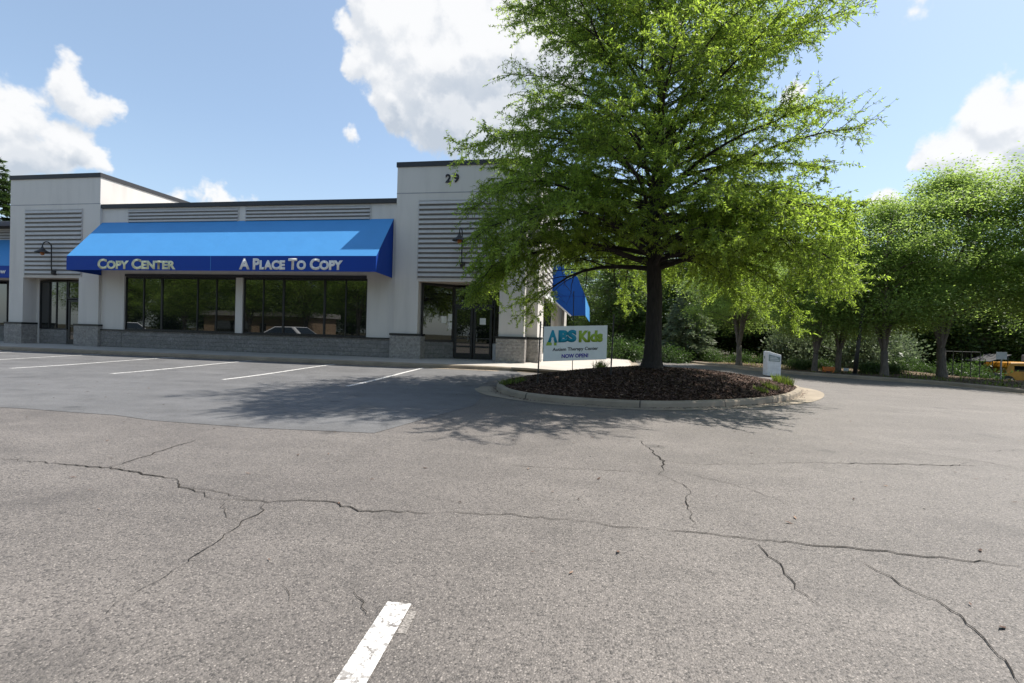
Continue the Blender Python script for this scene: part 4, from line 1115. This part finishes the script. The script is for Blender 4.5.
def car():
    o = empty('parked_car')
    def loft(sections, name, m, par, bevel=0):
        v = []; f = []; n = len(sections[0])
        for s in sections: v += s
        for i in range(len(sections)-1):
            for j in range(n): a = i*n+j; b = i*n+(j+1)%n; f.append((a, b, b+n, a+n))
        f.append(tuple(range(n))); f.append(tuple((len(sections)-1)*n+j for j in range(n-1, -1, -1)))
        return MB().add(v, f).build(name, m, par, smooth=False, bevel=bevel)
    def sec(x, zb, zt, hw, tw): return [(x, -hw*.92, zb), (x, -hw, zb+.15), (x, -hw, (zb+zt)/2+.08), (x, -tw, zt), (x, tw, zt), (x, hw, (zb+zt)/2+.08), (x, hw, zb+.15), (x, hw*.92, zb)]
    body = loft([sec(-2.3, .35, .72, .72, .6), sec(-2.1, .24, .86, .84, .74), sec(-1.2, .2, .93, .9, .8), sec(0, .2, .96, .9, .82), sec(1.2, .2, .95, .9, .8), sec(2.0, .24, .90, .85, .74), sec(2.28, .35, .78, .74, .62)], 'body', M['carpaint'], o, .03)
    def cs(x, z, hw): return [(x, -hw, z), (x, hw, z)]
    cab = MB(); lo = [(-1.35, .93, .78), (1.75, .94, .76)]; hi = [(-.35, 1.42, .6), (1.0, 1.43, .6)]
    v = [(-1.35,-.78,.92), (1.75,-.76,.92), (1.75,.76,.92), (-1.35,.78,.92), (-.4,-.6,1.42), (1.0,-.6,1.43), (1.0,.6,1.43), (-.4,.6,1.42)]
    cab.add(v, [(0,1,5,4),(1,2,6,5),(2,3,7,6),(3,0,4,7),(4,5,6,7)]).build('roof', M['carpaint'], o, bevel=.05)
    V = [Vector(q) for q in v]
    for quad in ((0,1,5,4), (2,3,7,6), (1,2,6,5), (3,0,4,7)):
        c = [V[i] for i in quad]; ce = sum(c, Vector())/4; n_ = (c[1]-c[0]).cross(c[2]-c[0]).normalized()
        if n_.dot(ce-Vector((.2, 0, 1.0))) < 0: n_ = -n_
        q = [ce+(p-ce)*.84+n_*.012 for p in c]; q2 = [p-n_*.006 for p in q]
        MB().add(q+q2, [(0,1,2,3),(7,6,5,4),(0,4,5,1),(1,5,6,2),(2,6,7,3),(3,7,4,0)]).build('window', M['glass'], o)
    for x in (-1.4, 1.4):
        for s in (-.93, .72): wheel(o, x, s, .33, .21)
    for s in (-.55, .55): MB().box(-2.31, -2.2, s-.16, s+.16, .55, .68).build('headlight', M['white_metal'], o, bevel=.02); MB().box(2.18, 2.29, s-.16, s+.16, .6, .74).build('tail_light', M['lens'], o, bevel=.02)
    return o
c1 = car()
place(c1, -23.2, 11.6, gz(-23.2, 11.6), R(8), 1.25, 'white car mirrored low in the right-hand shop window', 'car', 'white cars mirrored in the shop glass')
c2 = copy_tree(c1); place(c2, -39.5, 10.5, gz(-39.5, 10.5), R(8), 1.25, 'white car mirrored low in the left-hand shop window', 'car', 'white cars mirrored in the shop glass')
# across the lot, behind the photographer: seen only as reflections in the glass
tb = empty('low_shop', (-50, -27, 0), R(3), 'low tan brick shop mirrored in the windows', 'building')
MB().box(-9, 9, 0, 7, 0, 3.4).build('wall', M['brick'], tb)
MB().box(-9.4, 9.4, -.6, 7.4, 3.4, 4.1).build('roof', M['roof'], tb)
MB().box(-7, -1, 7.004, 7.05, .7, 2.6).build('window', M['glass'], tb)
dr = MB().box(1, 2, 7.004, 7.06, 0, 2.3).build('door', M['black'], tb)
MB().box(1.8, 1.84, 7.06, 7.11, .9, 1.3).build('handle', M['galv'], dr)
mr = random.Random(9)
for i in range(9):
    o = copy_tree(zA if i % 2 else zB)
    place(o, -70+8.2*i+mr.uniform(-1.5, 1.5), -11+mr.uniform(-3, 2), 0, mr.uniform(0, 6.28), mr.uniform(1.35, 1.6), 'leafy lot tree mirrored in the shop glass', 'tree', 'lot trees mirrored in the shop windows')
for i in range(13):  # unseen far row added to keep bright sky out of the glass reflections
    o = copy_tree(wA if i % 2 else wB)
    place(o, -104+8.5*i+mr.uniform(-1.5, 1.5), -41+mr.uniform(-2, 2), -.1, mr.uniform(0, 6.28), mr.uniform(1.2, 1.5), 'dark far tree mirrored behind the low brick shop', 'tree', 'far trees mirrored in the shop windows')

# ------------------------------------------------------------------ sky, clouds and sun
SUN = Vector((2.04, 1.29, 4.33)).normalized()
el = math.asin(SUN.z); az = math.atan2(SUN.x, SUN.y)
world = bpy.data.worlds.new('World'); scene.world = world; world.use_nodes = True
t = NT(world.node_tree); bg = t.n['Background']
sky = t.node('ShaderNodeTexSky', sky_type='NISHITA'); sky.sun_disc = False
sky.sun_elevation = el; sky.sun_rotation = az; sky.air_density = 1.0; sky.dust_density = 1.2; sky.ozone_density = 1.2; sky.altitude = 100
co = t.node('ShaderNodeTexCoord').outputs['Generated']
dn = t.vmath('NORMALIZE', co)
# cauliflower warping of the cloud outlines
w1 = t.noise(dn, 9, 5, .55, 'Color'); w2 = t.noise(dn, 34, 4, .6, 'Color')
wp = t.vmath('ADD', t.vmath('SCALE', t.vmath('SUBTRACT', w1, (.5,.5,.5)), scale=.10), t.vmath('SCALE', t.vmath('SUBTRACT', w2, (.5,.5,.5)), scale=.035))
dw = t.vmath('ADD', dn, wp)
PUFF = [(15,105,42),(-25,115,60),(68,92,27),(86,112,26),(60,140,40),(90,158,22),(20,160,50),
        (187,190,17),(207,186,20),(223,194,14),(168,195,12),
        (395,22,48),(365,52,27),(430,70,62),(480,60,66),(400,105,34),(450,120,46),(500,120,50),(545,50,60),(343,127,5),(350,20,14),
        (1010,118,48),(1040,150,70),(965,140,34),(935,152,28),(990,170,46),(925,185,18),(950,190,26),(1025,88,26),(985,110,30),(1000,190,40),
        (908,4,14),(878,212,24),(800,88,14)]
def cloud_density(vec):
    n1 = t.noise(vec, 9, 2, .5, 'Color'); n2 = t.noise(vec, 34, 3, .6, 'Color')
    wv = t.vmath('ADD', t.vmath('SCALE', t.vmath('SUBTRACT', n1, (.5,.5,.5)), scale=.10), t.vmath('SCALE', t.vmath('SUBTRACT', n2, (.5,.5,.5)), scale=.03))
    dv = t.vmath('ADD', vec, wv); D = None
    for (px, py, r) in PUFF:
        v = ray(px, py); v = v/np.linalg.norm(v); v2 = ray(px+r, py); v2 = v2/np.linalg.norm(v2); rad = float(np.linalg.norm(v2-v))
        val = t.math('MULTIPLY', t.math('MULTIPLY_ADD', t.vmath('DISTANCE', dv, tuple(v)), -1/rad, 1.0), rad*9)
        D = val if D is None else t.math('SMOOTH_MAX', D, val, .12)
    b1 = t.math('SUBTRACT', .46, t.vor(t.vmath('ADD', vec, t.vmath('SCALE', wv, scale=.5)), 17, 'SMOOTH_F1'))
    b2 = t.math('SUBTRACT', t.noise(vec, 26, 4, .6), .5)
    return t.math('ADD', D, t.math('ADD', t.math('MULTIPLY', b1, .45), t.math('MULTIPLY', b2, .40)))
LS = Vector((SUN.x*.35, SUN.y*.35, 1)).normalized()*.022
dens2 = cloud_density(dn); densB = cloud_density(t.vmath('ADD', dn, tuple(LS)))
alpha = t.maprange(dens2, -.02, .12, 0, 1, True)
lit = t.maprange(t.math('SUBTRACT', dens2, densB), -.16, .14, 0, 1, True)      # puff tops catch the sun, undersides do not
sz = t.node('ShaderNodeSeparateXYZ'); t.l.new(dn, sz.inputs[0])
GREY = [(455,135,60),(515,120,60),(400,130,28),(25,170,46),(70,158,18),(1015,168,34),(965,176,22),(1050,195,60)]
gd = None
for (px, py, r) in GREY:
    v = ray(px, py); v = v/np.linalg.norm(v); v2 = ray(px+r, py); v2 = v2/np.linalg.norm(v2); rad = float(np.linalg.norm(v2-v))
    val = t.math('MULTIPLY_ADD', t.vmath('DISTANCE', dw, tuple(v)), -1/rad, 1.0)
    gd = val if gd is None else t.math('SMOOTH_MAX', gd, val, .25)
base = t.maprange(gd, -.1, .7, 0, 1, True)
shd = t.math('SUBTRACT', 1.0, t.math('ADD', t.math('MULTIPLY', t.math('SUBTRACT', 1.0, lit), .55), t.math('MULTIPLY', base, .5)), clamp=True)
cloud = t.mix(shd, (2.75, 3.05, 3.45), (4.9, 4.9, 4.9))
hz = t.maprange(sz.outputs[2], .0, .35, .22, 0.0)
skyb = t.mix(t.math('ADD', hz, .24), sky.outputs[0], (2.9, 3.75, 4.35))
skyc = t.mix(t.math('MULTIPLY', alpha, .94), skyb, cloud)
t.l.new(skyc, bg.inputs['Color']); bg.inputs['Strength'].default_value = .122
sl = bpy.data.lights.new('sun', 'SUN'); sl.energy = 5.0; sl.angle = R(.53); sl.color = (1, .95, .87)
so = bpy.data.objects.new('sun', sl); col.objects.link(so); so.rotation_euler = SUN.to_track_quat('Z', 'Y').to_euler()
